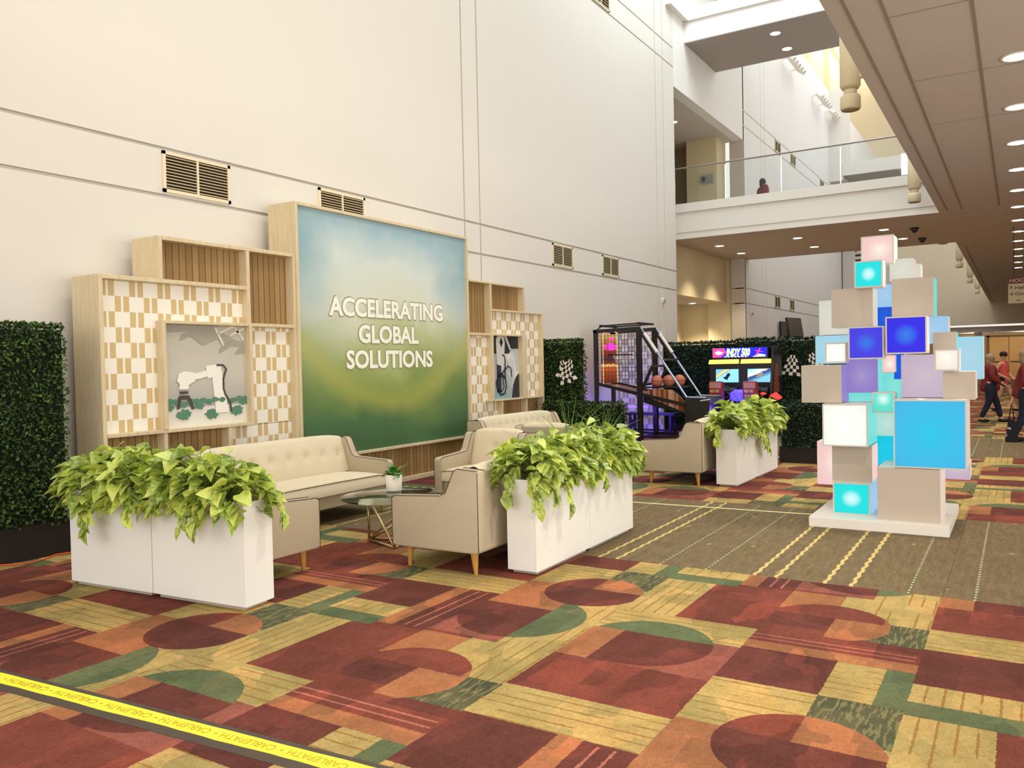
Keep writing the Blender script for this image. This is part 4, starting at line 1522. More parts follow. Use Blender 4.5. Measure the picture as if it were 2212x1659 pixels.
for k in range(6):
    x = 12.3 * (1 + k * 0.6667)
    y, zb, r = 1.98, 5.0, 0.135
    lab = ['largest hanging cream cylinder speaker beside the ceiling edge', 'hanging cylinder speaker in front of the lower bridge parapet', 'hanging cylinder speaker peeking below the bridge soffit',
           'hanging cylinder speaker fourth along the ceiling edge', 'hanging cylinder speaker fifth along the ceiling edge', 'farthest visible hanging cylinder speaker along the ceiling edge'][k]
    e = empty('hanging_speaker', (x, y, zb), lab, 'speaker', 'cylinder speakers hung along the ceiling edge')
    cm = M['beige_cyl'] = M.get('beige_cyl') or plain('cream_enamel', rgb(214, 200, 168), 0.45)
    top = 6.6
    mk('speaker_can', MB().lathe((x, y, zb), [(r * 0.9, 0.0), (r, 0.02), (r, 0.17), (r * 0.92, 0.20)], 28), cm, e)
    mk('neck', MB().lathe((x, y, zb), [(r * 0.66, 0.19), (r * 0.66, 0.30)], 20), cm, e)
    mk('housing', MB().lathe((x, y, zb), [(r * 0.8, 0.29), (r, 0.33), (r, top - zb)], 28), cm, e)
    mk('bracket', MB().box(x - 0.04, x + 0.04, 1.549, y, 5.42, 5.50), cm, e)
    mk('grille', MB().lathe((x, y, zb), [(r * 0.86, -0.002), (r * 0.86, 0.01)], 24), plain('tan_grille_%d' % k, rgb(160, 142, 112), 0.8), e)

# hanging wayfinding sign
e = empty('hanging_sign', (25, 0.0, 2.86), 'hanging wayfinding sign with a maroon header over pale panel, cut off at the right', 'sign')
y1, y0 = 0.23, -1.20
mk('panel', MB().box(25, 25.05, y0, y1, 2.86, 3.37), plain('pale_sign_panel', rgb(206, 196, 160), 0.6), e)
mk('header', MB().box(24.995, 25.05, y0, y1, 3.372, 3.53), plain('maroon_sign_header', rgb(112, 62, 48), 0.6), e)
mb = MB()
for txt, yy, z, h, w in (('Halls', 0.075, 3.225, 0.085, 0.27), ('Circle', 0.075, 3.065, 0.085, 0.32), ('Old', 0.05, 2.915, 0.04, 0.09)):
    put_text(mb, txt, (24.992, yy, z), (0, -1, 0), (0, 0, 1), w, h, 0.02)
strip_ = lambda a, b, w: mb.bar((24.991, a[0], a[1]), (24.991, b[0], b[1]), w, 0.004, upv=(1, 0, 0))
strip_((0.165, 3.225), (0.165, 3.31), 0.016)
strip_((0.165, 3.31), (0.20, 3.275), 0.014)
strip_((0.165, 3.31), (0.13, 3.275), 0.014)
strip_((0.20, 3.105), (0.125, 3.105), 0.016)
strip_((0.125, 3.105), (0.155, 3.14), 0.014)
strip_((0.125, 3.105), (0.155, 3.07), 0.014)
mk('lettering', mb, plain('sign_olive_ink', rgb(104, 92, 62), 0.6), e, fixn=False)
mb = MB()
put_text(mb, 'HOOSIER', (24.988, 0.20, 3.405), (0, -1, 0), (0, 0, 1), 0.62, 0.095, 0.01)
mk('header_lettering', mb, plain('sign_pale_ink', rgb(214, 190, 166), 0.6), e, fixn=False)
mk('suspension_rods', MB().cyl((25.02, 0.1, 3.53), (25.02, 0.1, 4.85), 0.01).cyl((25.02, -1.0, 3.53), (25.02, -1.0, 4.85), 0.01), M['black_metal'], e)

# vertical banner column at the end of the far wall
struct('wall_far_column', MB().box(44.05, 46, 5.2, 7.55, 0, 9.9), paint('grey_column_paint', (0.60, 0.56, 0.52, 1)))
mb = MB()
put_text(mb, 'Hall', (44.04, 6.95, 8.05), (0, 0, -1), (0, -1, 0), 1.72, 0.50, 0.0)
mb.v = [(v[0], v[1] - 0.0, v[2]) for v in mb.v]
tag(mk('wall_lettering', mb, plain('dark_lettering', rgb(60, 56, 50), 0.6), None, fixn=False), 'dark lettering running down the grey column behind the cube tower', 'lettering')
struct('wall_far_cross', MB().box(46, 46.3, 5.2, 7.55, 0, 9.6), M['beige_wall'])

# wall screens beyond the bridge
def screen_tv(x, y, z, lab, rz, tilt, w=0.95, h=0.62):
    e = empty('wall_screen', (x, y, z), lab, 'screen', 'angled wall screens beyond the hedge')
    a = Matrix.Rotation(rz, 4, 'Z') @ Matrix.Rotation(tilt, 4, 'X')
    def tf(m):
        m.v = [tuple((a @ Vector(v)) + Vector((x, y, z))) for v in m.v]
        return m
    mk('bezel', tf(MB().box(-w / 2, w / 2, -0.03, 0.03, -h / 2, h / 2)), M['black'], e, bevel=0.006)
    mk('display', tf(MB().box(-w / 2 + 0.03, w / 2 - 0.03, -0.034, -0.031, -h / 2 + 0.03, h / 2 - 0.03)), plain('dim_screen_' + str(int(x)), rgb(96, 88, 78), 0.25, 0.5), e)
    mk('bracket', MB().bar((x, y, z), (x, 7.6, z), 0.06), M['black_metal'], e)


screen_tv(32.0, 7.22, 2.72, 'larger dark wall screen tilted down beside the hedge top', radians(-14), radians(-9), 1.15, 0.74)
screen_tv(31.3, 7.42, 2.64, 'smaller dark wall screen partly behind the larger tilted one', radians(-14), radians(-4), 0.7, 0.58)

for (x, z, lab) in ((19.51, 3.07, 'small pale fire alarm disc on the tall wall left of the bridge'), (27.56, 3.09, 'small pale fire alarm disc on the wall beyond the bridge')):
    e = empty('fire_alarm', (x, WY, z), lab, 'alarm', 'fire alarm discs on the wall')
    mk('back_plate', MB().cyl((x, WY, z), (x, WY - 0.03, z), 0.075, seg=20), M['trim_white'], e)
    mk('strobe', MB().box(x - 0.03, x + 0.03, WY - 0.055, WY - 0.03, z - 0.05, z + 0.03), plain('grey_strobe', rgb(150, 146, 140), 0.3), e)

# spotlight clusters high on the far wall
for gi, (xa, lab) in enumerate(((32.0, 'cluster of white spotlights high on the far wall, under the upper bridge'), (37.3, 'cluster of white spotlights high on the far wall, middle group'),
                                (40.1, 'cluster of white spotlights high on the far wall, lowest group'))):
    e = empty('spotlight_cluster', (xa, 7.3, 12.85), lab, 'spotlight', 'spotlight clusters on the far wall')
    mk('track', MB().box(xa, xa + 2.0, 7.36, 7.42, 12.95, 13.0).box(xa + 0.2, xa + 0.25, 7.36, 7.6, 12.95, 13.0).box(xa + 1.7, xa + 1.75, 7.36, 7.6, 12.95, 13.0), M['trim_white'], e)
    for k in range(5):
        xx = xa + 0.15 + 0.42 * k
        mk('spot_head', MB().cyl((xx, 7.36, 12.98), (xx - 0.05, 7.12, 12.80), 0.09, 0.10, 14), M['trim_white'], e)

# glass railing on the lower bridge
e = empty('glass_railing', (21.42, 4.6, 5.79), 'frameless glass railing with thin metal handrail along the lower bridge', 'railing')
ys_ = [1.6, 3.69, 5.11, 6.55, 7.95]
for i in range(4):
    mk('glass_pane', MB().box(21.414, 21.426, ys_[i] + 0.012, ys_[i + 1] - 0.012, 5.79, 6.74), M['rail_glass'], e)
mk('handrail', MB().cyl((21.42, 1.56, 6.765), (21.42, 7.95, 6.765), 0.022, seg=10), plain('steel_handrail', rgb(150, 140, 128), 0.35, 0.5, 0.3), e)
for y in ys_[1:4]:
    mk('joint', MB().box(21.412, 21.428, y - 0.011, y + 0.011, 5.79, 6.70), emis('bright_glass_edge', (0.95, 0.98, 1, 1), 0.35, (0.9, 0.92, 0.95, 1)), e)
e = empty('exit_sign', (25.9, 8.4, 7.35), 'small grey box sign on the yellow pier behind the railing', 'sign')
mk('housing', MB().box(25.80, 25.88, 8.30, 8.72, 7.25, 7.5), plain('grey_sign_box', rgb(150, 150, 146), 0.4), e)
mk('dark_face', MB().box(25.785, 25.80, 8.55, 8.66, 7.30, 7.45), M['black'], e)

# ------------------------------------------------------------------ cube light tower
tw = empty('cube_light_tower', (8.45, 1.08, 0), 'tall sculpture of stacked white and glowing blue cubes on a white base', 'sculpture')
mk('base_slab', MB().box(7.80, 9.08, 0.51, 1.655, 0, 0.09), plain('white_base_laminate', rgb(232, 226, 218), 0.3), tw, bevel=0.003)
CB = plain('taupe_cube_laminate', rgb(188, 176, 162), 0.5)
CBW = plain('white_cube_acrylic', rgb(236, 232, 228), 0.35)


def glow_mat(name, edge, centre, strength, fall=0.42, cx=0.5, cz=0.5, hot=0.16):
    """backlit acrylic: brightest over the lamp inside"""
    N = NT(name, 0.45, 0.08)
    g = N.sep(N.gen())
    dx = N.m_('SUBTRACT', g[1], cx)
    dz = N.m_('SUBTRACT', g[2], cz)
    d = N.m_('SQRT', N.m_('ADD', N.m_('MULTIPLY', dx, dx), N.m_('MULTIPLY', dz, dz)))
    c = N.ramp(d, [(0.0, centre), (hot, tuple(0.55 * a + 0.45 * b for a, b in zip(centre, edge))), (fall, edge), (0.8, tuple(x * 0.92 for x in edge[:3]) + (1,))]).outputs[0]
    N.color((0.02, 0.02, 0.02, 1))
    N.lk(c, N.b.inputs['Emission Color'])
    N.b.inputs['Emission Strength'].default_value = strength * 0.66
    return N.m


GM = {
    'cyan': glow_mat('glow_cyan', rgb(10, 226, 226), rgb(225, 255, 255), 1.0, 0.30),
    'blue': glow_mat('glow_deep_blue', rgb(42, 30, 232), rgb(36, 130, 232), 1.0, 0.34),
    'blue2': glow_mat('glow_violet_blue', rgb(64, 56, 226), rgb(30, 120, 232), 1.0, 0.34),
    'sky': glow_mat('glow_sky', rgb(56, 184, 232), rgb(10, 200, 232), 1.0, 0.55),
    'white': glow_mat('glow_white', rgb(244, 246, 236), rgb(255, 255, 250), 1.05),
    'warm': glow_mat('glow_warm_white', rgb(246, 232, 218), rgb(255, 250, 240), 1.05, cz=0.65),
    'pink': glow_mat('glow_pink', rgb(244, 206, 200), rgb(255, 246, 232), 0.98, cx=0.42),
    'teal': glow_mat('glow_teal', rgb(96, 226, 206), rgb(240, 255, 250), 1.0, cz=0.7),
    'pale_blue': glow_mat('glow_pale_blue', rgb(164, 214, 232), rgb(176, 216, 236), 0.95),
    'lav': glow_mat('glow_lavender', rgb(206, 184, 206), rgb(214, 196, 208), 0.9),
    'purp': glow_mat('glow_purple', rgb(150, 130, 206), rgb(170, 156, 210), 0.9),
    'mint': glow_mat('glow_mint', rgb(176, 226, 214), rgb(200, 232, 224), 0.92),
    'deep': glow_mat('glow_royal', rgb(10, 84, 216), rgb(10, 96, 224), 0.95),
    'aqua': glow_mat('glow_aqua', rgb(120, 222, 216), rgb(140, 232, 220), 0.95),
    'cyanflat': glow_mat('glow_flat_cyan', rgb(6, 196, 226), rgb(6, 200, 230), 1.0),
    'cream': glow_mat('glow_cream', rgb(224, 222, 206), rgb(230, 228, 212), 0.9),
    'peach': glow_mat('glow_peach', rgb(238, 214, 198), rgb(240, 218, 204), 0.9),
    'ltblue': glow_mat('glow_light_blue', rgb(158, 202, 238), rgb(170, 208, 238), 0.95),
}


def cube(xf, xb, y0, y1, z0, z1, face, side, body=None, framed=True):
    """front panel faces -x, visible side faces -y"""
    if xb - xf < 0.05:
        xb = xf + min(y1 - y0, z1 - z0, 0.4)
    g = 0.008
    b = mk('cube', MB().box(xf + 0.004, xb, y0 + 0.002, y1, z0, z1), body or CBW, tw, bevel=0.004)
    if face == 'taupe':
        mk('front_panel', MB().box(xf, xf + 0.004, y0, y1, z0, z1), CB, b)
    else:
        if framed:
            mk('front_panel', MB().box(xf + 0.001, xf + 0.0038, y0 + 0.012, y1 - 0.012, z0 + 0.012, z1 - 0.012), GM[face], b)
            mb = MB()
            mb.box(xf - 0.002, xf + 0.006, y0, y0 + 0.012, z0, z1).box(xf - 0.002, xf + 0.006, y1 - 0.012, y1, z0, z1)
            mb.box(xf - 0.002, xf + 0.006, y0 + 0.012, y1 - 0.012, z0, z0 + 0.012).box(xf - 0.002, xf + 0.006, y0 + 0.012, y1 - 0.012, z1 - 0.012, z1)
            mk('edge_frame', mb, M['frame_grey'], b)
        else:
            mk('front_panel', MB().box(xf, xf + 0.004, y0, y1, z0, z1), GM[face], b)
    if side:
        mk('side_panel', MB().box(xf + 0.02, xb - 0.004, y0 - 0.002, y0 + 0.002, z0 + 0.004, z1 - 0.004), GM[side], b)


M['frame_grey'] = plain('pale_cube_frame', rgb(206, 200, 192), 0.5)
for a in (
    (8.25, 8.54, 0.97, 1.25, 2.41, 2.67, 'pink', None), (8.05, 8.28, 1.04, 1.28, 2.18, 2.425, 'cyan', None),
    (8.35, 8.57, 0.82, 1.02, 2.25, 2.45, 'cream', 'peach'), (8.80, 9.00, 0.80, 0.99, 2.25, 2.44, 'cream', None),
    (8.15, 8.46, 0.64, 0.98, 1.905, 2.25, 'taupe', 'aqua'), (8.15, 8.44, 1.14, 1.50, 1.83, 2.19, 'taupe', 'cream'),
    (8.55, 8.90, 0.98, 1.20, 2.02, 2.24, 'ltblue', None), (8.50, 8.80, 1.00, 1.18, 1.83, 2.02, 'deep', None),
    (8.75, 9.05, 1.40, 1.73, 1.78, 2.13, 'cream', None), (7.95, 8.23, 0.68, 1.01, 1.57, 1.90, 'blue', None),
    (8.00, 8.13, 1.03, 1.33, 1.53, 1.825, 'blue2', None), (8.50, 8.70, 0.55, 0.80, 1.66, 1.91, 'ltblue', 'peach'),
    (8.60, 8.88, 1.42, 1.74, 1.49, 1.77, 'pale_blue', None), (8.20, 8.38, 1.38, 1.57, 1.50, 1.69, 'white', None),
    (8.40, 8.63, 0.48, 0.67, 1.55, 1.76, 'taupe', 'aqua'), (8.05, 8.34, 0.44, 0.63, 1.415, 1.60, 'warm', None),
    (8.75, 9.05, 0.28, 0.55, 1.32, 1.72, 'pale_blue', None), (8.10, 8.42, 0.32, 0.57, 1.16, 1.405, 'taupe', 'peach'),
    (8.10, 8.48, 1.41, 1.77, 1.125, 1.48, 'taupe', 'purp'), (8.35, 8.65, 1.13, 1.41, 1.21, 1.53, 'purp', 'aqua'),
    (8.50, 8.66, 0.995, 1.11, 1.40, 1.56, 'pink', None), (8.60, 8.75, 0.93, 1.02, 1.33, 1.57, 'deep', None),
    (8.30, 8.55, 0.50, 0.925, 1.17, 1.56, 'lav', None), (8.66, 8.85, 0.90, 1.14, 1.12, 1.39, 'aqua', None),
    (8.20, 8.39, 0.97, 1.16, 1.03, 1.22, 'teal', None), (8.50, 8.78, 1.17, 1.46, 1.00, 1.22, 'aqua', None),
    (7.92, 8.52, 0.38, 0.95, 0.565, 1.165, 'sky', None), (7.98, 8.62, 1.17, 1.56, 0.73, 1.12, 'white', 'aqua'),
    (8.50, 8.80, 0.97, 1.19, 0.79, 1.02, 'mint', None), (8.55, 8.85, 0.97, 1.20, 0.50, 0.785, 'cyanflat', None),
    (8.15, 8.50, 1.16, 1.51, 0.385, 0.725, 'taupe', 'pink'), (8.06, 8.49, 1.165, 1.49, 0.09, 0.385, 'cyan', 'ltblue'),
    (7.925, 8.48, 0.585, 1.085, 0.09, 0.56, 'taupe', 'peach'), (8.72, 9.02, 1.42, 1.76, 0.26, 0.70, 'pink', None),
    (8.55, 8.85, 0.385, 0.60, 0.40, 0.56, 'lav', None),
):
    cube(*a, framed=a[6] in ('cyan', 'blue', 'blue2', 'sky', 'white', 'warm', 'teal') or (a[6] == 'pink' and a[5] > 2))
for (x, y, z, c, p) in ((8.3, 1.05, 1.25, (0.3, 0.9, 1), 3), (8.6, 0.9, 1.9, (0.4, 0.6, 1), 2)):
    pass

# ------------------------------------------------------------------ floor tapes and cable
def tape_line(a, b, w, y_amp, z0, z1, seed, n=40):
    rng = random.Random(seed)
    a, b = Vector(a), Vector(b)
    d = (b - a).normalized()
    nrm = Vector((-d.y, d.x))
    L = (b - a).length
    top, bot = [], []
    for i in range(n + 1):
        p = a + d * (L * i / n)
        wig = rng.uniform(-y_amp, y_amp)
        top.append(p + nrm * (w / 2 + wig * 0.4))
        bot.append(p - nrm * (w / 2 + wig))
    mb = MB()
    for i in range(n):
        q = [top[i], top[i + 1], bot[i + 1], bot[i]]
        mb.prism([(v.x, v.y) for v in q], 'z', z0, z1)
    return mb, d, nrm


TA, TB = (2.085, 4.75), (2.33, 1.75)
mb, td, tn = tape_line(TA, TB, 0.175, 0.002, 0.0, 0.002, 1)
tag(mk('floor_tape', mb, plain('dark_gaffer_tape', rgb(78, 68, 58), 0.75, noise=0.08), None), 'wide dark grey gaffer tape crossing the carpet at the lower left', 'tape')
dn = Vector((-td.y, td.x))
off = dn * 0.012
mb, _, _ = tape_line((TA[0] + off.x, TA[1] + off.y), (TB[0] + off.x, TB[1] + off.y), 0.088, 0.004, 0.002, 0.0032, 2)
ct_ = mk('cable_path_tape', mb, plain('yellow_cable_tape', rgb(250, 236, 62), 0.45, 0.4, noise=0.06, nscale=14), None)
tag(ct_, 'bright yellow printed cable tape on the dark gaffer tape', 'tape')
mb = MB()
vs0, fs0 = text_mb('CABLEPATH', 0.30, 0.042, 0.015)
L_ = (Vector(TB) - Vector(TA)).length
yd = -Vector((1, 0)).lerp(Vector((1, 0)), 0)
xdir = -td            # reads from right to left in the picture
ydir = Vector((-xdir.y, xdir.x))
k = 0
s_ = 0.10
while s_ + 0.32 < L_:
    o_ = Vector(TB) + off + xdir * s_ - ydir * 0.021
    vs = [(o_.x + xdir.x * v[0] + ydir.x * v[1], o_.y + xdir.y * v[0] + ydir.y * v[1], 0.0035) for v in vs0]
    mb.add(vs, fs0)
    c_ = Vector(TB) + off + xdir * (s_ + 0.335)
    mb.add([(c_.x + xdir.x * 0.012, c_.y + xdir.y * 0.012, 0.0035), (c_.x + ydir.x * 0.008, c_.y + ydir.y * 0.008, 0.0035), (c_.x - xdir.x * 0.012, c_.y - xdir.y * 0.012, 0.0035), (c_.x - ydir.x * 0.008, c_.y - ydir.y * 0.008, 0.0035)], [(0, 1, 2, 3)])
    s_ += 0.37
mk('printed_lettering', mb, plain('ochre_tape_print', rgb(186, 158, 34), 0.6), ct_, fixn=False)
# thin striped tape across the brown carpet
mb1, mb2 = MB(), MB()
for i in range(46):
    y0 = 1.72 + i * 0.05
    xx = 8.40 - (y0 - 1.72) * 0.042
    (mb1 if i % 2 else mb2).prism([(xx - 0.02, y0), (xx + 0.02, y0), (xx + 0.02, y0 + 0.05), (xx - 0.02, y0 + 0.05)], 'z', 0.0, 0.003)
ft = mk('striped_floor_tape', mb2, plain('pale_tape', rgb(206, 208, 196), 0.5), None)
tag(ft, 'thin yellow and white striped tape across the brown carpet left of the tower', 'tape')
mk('yellow_stripes', mb1, plain('tape_yellow', rgb(226, 210, 96), 0.5), ft)
mb = MB()
cp_ = [(3.15, 7.25), (3.3, 7.12), (3.45, 6.98), (3.56, 6.90), (3.68, 6.92), (3.82, 7.0), (3.93, 6.97), (4.05, 6.9), (4.2, 6.86)]
mb.tube([(x, y, 0.008) for x, y in cp_], 0.007, 6)
tag(mk('extension_cord', mb, plain('orange_rubber', rgb(216, 96, 40), 0.5), None), 'thin orange cord on the carpet below the far left hedge', 'cord')

# ------------------------------------------------------------------ arcade: basketball game
bg_ = empty('basketball_game', (15.2, 6.2, 0), 'black framed basketball hoop arcade game with sloping rails', 'arcade game')
BM = M['black_metal']
mb = MB()
w = 0.07
for X_ in (14.8, 15.6):
    mb.bar((X_, 7.2, 0), (X_, 7.2, 2.2), w).bar((X_, 6.27, 0), (X_, 6.27, 2.2), 0.09)
    mb.bar((X_, 7.24, 2.17), (X_, 6.23, 2.2), w, 0.07)
    mb.bar((X_, 6.0, 1.46), (X_, 6.25, 0.96), 0.05)
    mb.bar((X_, 7.2, 1.13), (X_, 5.35, 0.72), 0.06, 0.06)
    mb.bar((X_, 7.2, 0.10), (X_, 5.0, 0.10), 0.05)
    mb.bar((X_, 6.27, 2.2), (X_, 5.9, 1.62), 0.06)
    mb.bar((X_, 7.2, 2.18), (X_ + (0.08 if X_ < 15 else -0.08), 7.1, 2.28), 0.03).bar((X_ + (0.08 if X_ < 15 else -0.08), 7.1, 2.28), (X_ + (0.08 if X_ < 15 else -0.08), 6.3, 2.30), 0.03)
for y, z in ((7.2, 2.18), (6.27, 2.18), (7.2, 0.1), (6.27, 0.1), (5.0, 0.1), (7.1, 2.28), (6.3, 2.30), (6.0, 1.46), (6.27, 1.1), (5.8, 1.58)):
    mb.bar((14.8, y, z), (15.6, y, z), 0.04)
mk('frame', mb, BM, bg_)
mb = MB()
for X_ in (14.8, 15.6):
    mb.tube([(X_, 6.24, 2.22), (X_, 5.33, 0.86), (X_, 4.95, 0.85)], 0.022, 8)
mk('side_rails', mb, plain('grey_blue_rail', (0.35, 0.42, 0.55, 1), 0.25, 0.5, 0.5), bg_)
mk('rail_pads', MB().cyl((14.8, 6.16, 2.10), (14.8, 5.90, 1.72), 0.035).cyl((15.6, 6.16, 2.10), (15.6, 5.90, 1.72), 0.035), plain('white_rail_pad', rgb(226, 222, 220), 0.4), bg_)
# net mesh
mb = MB()
for X_ in (14.81, 15.61):
    mb = MB()
    for k in range(13):
        y = 7.15 - k * 0.072
        mb.bar((X_, y, 1.12), (X_, y, 2.16), 0.005)
    for k in range(14):
        z = 1.12 + k * 0.08
        mb.bar((X_, 7.15, z), (X_, 6.3, z), 0.005)
    mk('safety_net', mb, BM, bg_)


def mat_board():
    N = NT('lit_backboard_art', 0.4, 0.3)
    g = N.sep(N.gen())
    x, z = g[0], g[2]
    nz = N.noise(N.comb(x, z, 0), 6, 3)
    zz = N.m_('ADD', z, N.m_('MULTIPLY', N.m_('SUBTRACT', nz, 0.5), 0.10))
    c = N.ramp(zz, [(0.0, rgb(96, 36, 18)), (0.2, rgb(150, 66, 30)), (0.33, rgb(196, 96, 44)), (0.36, rgb(250, 214, 130)), (0.40, rgb(120, 46, 30)), (0.5, rgb(60, 44, 52)), (0.62, rgb(130, 52, 40)), (0.82, rgb(150, 104, 50)), (1.0, rgb(196, 158, 92))]).outputs[0]
    N.color(N.mix(0.5, c, (0, 0, 0, 1)))
    N.lk(c, N.b.inputs['Emission Color'])
    N.b.inputs['Emission Strength'].default_value = 0.55
    return N.m


bb = mk('backboard', MB().box(14.86, 15.54, 7.08, 7.12, 1.13, 2.12), mat_board(), bg_)
mb = MB()
for x, z, w_, h_ in ((15.13, 1.80, 0.18, 0.14), (14.94, 1.82, 0.06, 0.08), (15.40, 1.82, 0.06, 0.08), (15.22, 2.0, 0.10, 0.05)):
    for a, b, c, d in ((x, x + w_, z, z + 0.015), (x, x + w_, z + h_ - 0.015, z + h_), (x, x + 0.015, z, z + h_), (x + w_ - 0.015, x + w_, z, z + h_)):
        mb.box(a, b, 7.06, 7.078, c, d)
mb.box(15.15, 15.29, 7.064, 7.078, 1.82, 1.92)
mk('score_display', mb, emis('magenta_digits', (1.0, 0.02, 0.45, 1), 1.6), bb)
mb = MB()
for k in range(26):
    z = 1.14 + k * 0.038
    mb.ball((14.855, 7.07, z), 0.009, 6, 4).ball((15.545, 7.07, z), 0.009, 6, 4)
for k in range(16):
    mb.ball((14.88 + k * 0.043, 7.05, 2.14 + 0.06 * sin(pi * k / 15)), 0.009, 6, 4)
mk('bulb_border', mb, emis('amber_bulbs', (1.0, 0.45, 0.15, 1), 3.0), bb)
mb = MB()
cx_, cy_ = 15.2, 6.80
mb.tube([(cx_ + 0.2 * cos(a * pi / 12), cy_ + 0.2 * sin(a * pi / 12), 1.70) for a in range(25)], 0.011, 6)
mb.bar((cx_, 7.0, 1.70), (cx_, 7.08, 1.70), 0.10, 0.03)
hoop = mk('hoop', mb, BM, bg_)
mb = MB()
for k in range(12):
    a = 2 * pi * k / 12
    b = a + 0.5
    mb.tube([(cx_ + 0.2 * cos(a), cy_ + 0.2 * sin(a), 1.70), (cx_ + 0.13 * cos(b), cy_ + 0.13 * sin(b), 1.50)], 0.005, 4)
    mb.tube([(cx_ + 0.2 * cos(a), cy_ + 0.2 * sin(a), 1.70), (cx_ + 0.13 * cos(a - 0.5), cy_ + 0.13 * sin(a - 0.5), 1.50)], 0.005, 4)
mk('net', mb, plain('white_cord', rgb(220, 220, 214), 0.7), hoop)
N = NT('orange_court_art', 0.25, 0.5)
g = N.sep(N.gen())
nz = N.noise(N.comb(g[0], g[1], 0), 5, 3)
N.color(N.ramp(nz, [(0.30, rgb(60, 26, 16)), (0.48, rgb(132, 66, 38)), (0.56, rgb(196, 160, 134)), (0.62, rgb(96, 42, 26))], 'LINEAR').outputs[0])
mb = MB().prism([(7.15, 1.12), (5.38, 0.70), (5.38, 0.66), (7.15, 1.08)], 'x', 14.84, 15.56)
mk('ball_ramp', mb, N.m, bg_)
mb = MB().prism([(6.15, 0.98), (5.95, 1.03), (5.6, 1.00), (5.4, 0.82), (5.38, 0.58), (6.1, 0.86)], 'x', 14.79, 14.83)
mk('side_art_panel', mb, N.m, bg_)
mk('coin_cabinet', MB().prism([(5.36, 0.06), (5.36, 0.86), (4.93, 0.86), (4.86, 0.74), (4.90, 0.5), (4.95, 0.06)], 'x', 14.78, 15.62), plain('dark_cabinet', (0.02, 0.016, 0.014, 1), 0.35, 0.5), bg_, bevel=0.01)
mk('ball_trough', MB().prism([(6.2, 0.86), (6.2, 0.76), (5.9, 0.66), (5.36, 0.55), (5.36, 0.7)], 'x', 14.8, 15.6), M['black'], bg_)
mk('start_handle', MB().cyl((14.77, 5.05, 0.79), (14.77, 4.86, 0.82), 0.018), M['chrome'], bg_)
mk('ball_shelf', MB().box(14.86, 15.56, 5.5, 5.56, 1.03, 1.06).box(14.86, 15.56, 5.9, 5.94, 1.03, 1.06).bar((15.58, 6.2, 1.05), (15.58, 5.45, 1.05), 0.03).bar((14.82, 6.2, 1.05), (14.82, 5.45, 1.05), 0.03), BM, bg_)
N = NT('basketball_leather', 0.55, 0.35)
ob = N.sep(N.obj())
lines = None
for q in (ob[2], ob[0]):
    b_ = N.m_('LESS_THAN', N.m_('ABSOLUTE', q), 0.005)
    lines = b_ if lines is None else N.m_('MAXIMUM', lines, b_)
N.color(N.mix(lines, rgb(190, 112, 84), (0.01, 0.008, 0.006, 1)))
for (x, y, lab) in ((15.42, 5.69, 'orange basketball nearest the cabinet in the game rack'), (15.2, 5.83, 'orange basketball in the middle of the game rack'), (14.96, 5.98, 'orange basketball half hidden by the near rail')):
    z = 1.165
    o = mk('basketball', MB().ball((x, y, z), 0.115, 24, 16), N.m, None, origin=(x, y, z))
    tag(o, lab, 'basketball', 'basketballs resting in the game rack')
mk('rack_floor', MB().box(14.86, 15.56, 5.56, 6.08, 1.035, 1.05), BM, bg_)
# woven partition behind it
e = empty('partition_screen', (16.75, 7.0, 0), 'pale woven lattice partition behind the basketball game', 'screen')
mk('woven_face', MB().box(16.72, 16.75, 6.56, 7.55, 0.03, 2.2), M['lattice_pale'], e)
mk('frame', MB().box(16.75, 16.80, 6.56, 7.55, 0.03, 2.2).box(16.65, 16.9, 6.6, 7.5, 0, 0.03), M['trim_white'], e)
# bench
e = empty('bench', (15.9, 6.9, 0), 'dark wooden bench with X braced ends lit blue behind the game', 'bench')
bw = plain('dark_blue_stained_wood', (0.03, 0.025, 0.05, 1), 0.5)
mk('seat', MB().box(16.05, 16.4, 6.05, 7.15, 0.42, 0.47), bw, e, bevel=0.004)
for y in (6.15, 7.05):
    mk('end_frame', MB().bar((16.07, y, 0.0), (16.10, y, 0.42), 0.045).bar((16.38, y, 0.0), (16.35, y, 0.42), 0.045).bar((16.08, y, 0.06), (16.36, y, 0.40), 0.03).bar((16.37, y, 0.06), (16.09, y, 0.40), 0.03).bar((16.07, y, 0.05), (16.38, y, 0.05), 0.03), bw, e)
mk('stretcher', MB().bar((16.22, 6.15, 0.10), (16.22, 7.05, 0.10), 0.04), bw, e)
for (x, y, z, c, p) in ((15.5, 6.5, 0.55, (0.16, 0.08, 1), 26), (14.9, 4.75, 0.6, (0.12, 0.1, 1), 16)):
    l = bpy.data.lights.new('arcade_glow', 'POINT')
    l.energy = p
    l.color = c
    l.shadow_soft_size = 0.08
    o = bpy.data.objects.new('arcade_glow', l)
    COL.objects.link(o)
    o.location = (x, y, z)
mk('led_underglow', MB().box(15.45, 15.55, 6.4, 6.9, 0.62, 0.64), emis('blue_led', (0.12, 0.06, 1, 1), 3.0), bg_)

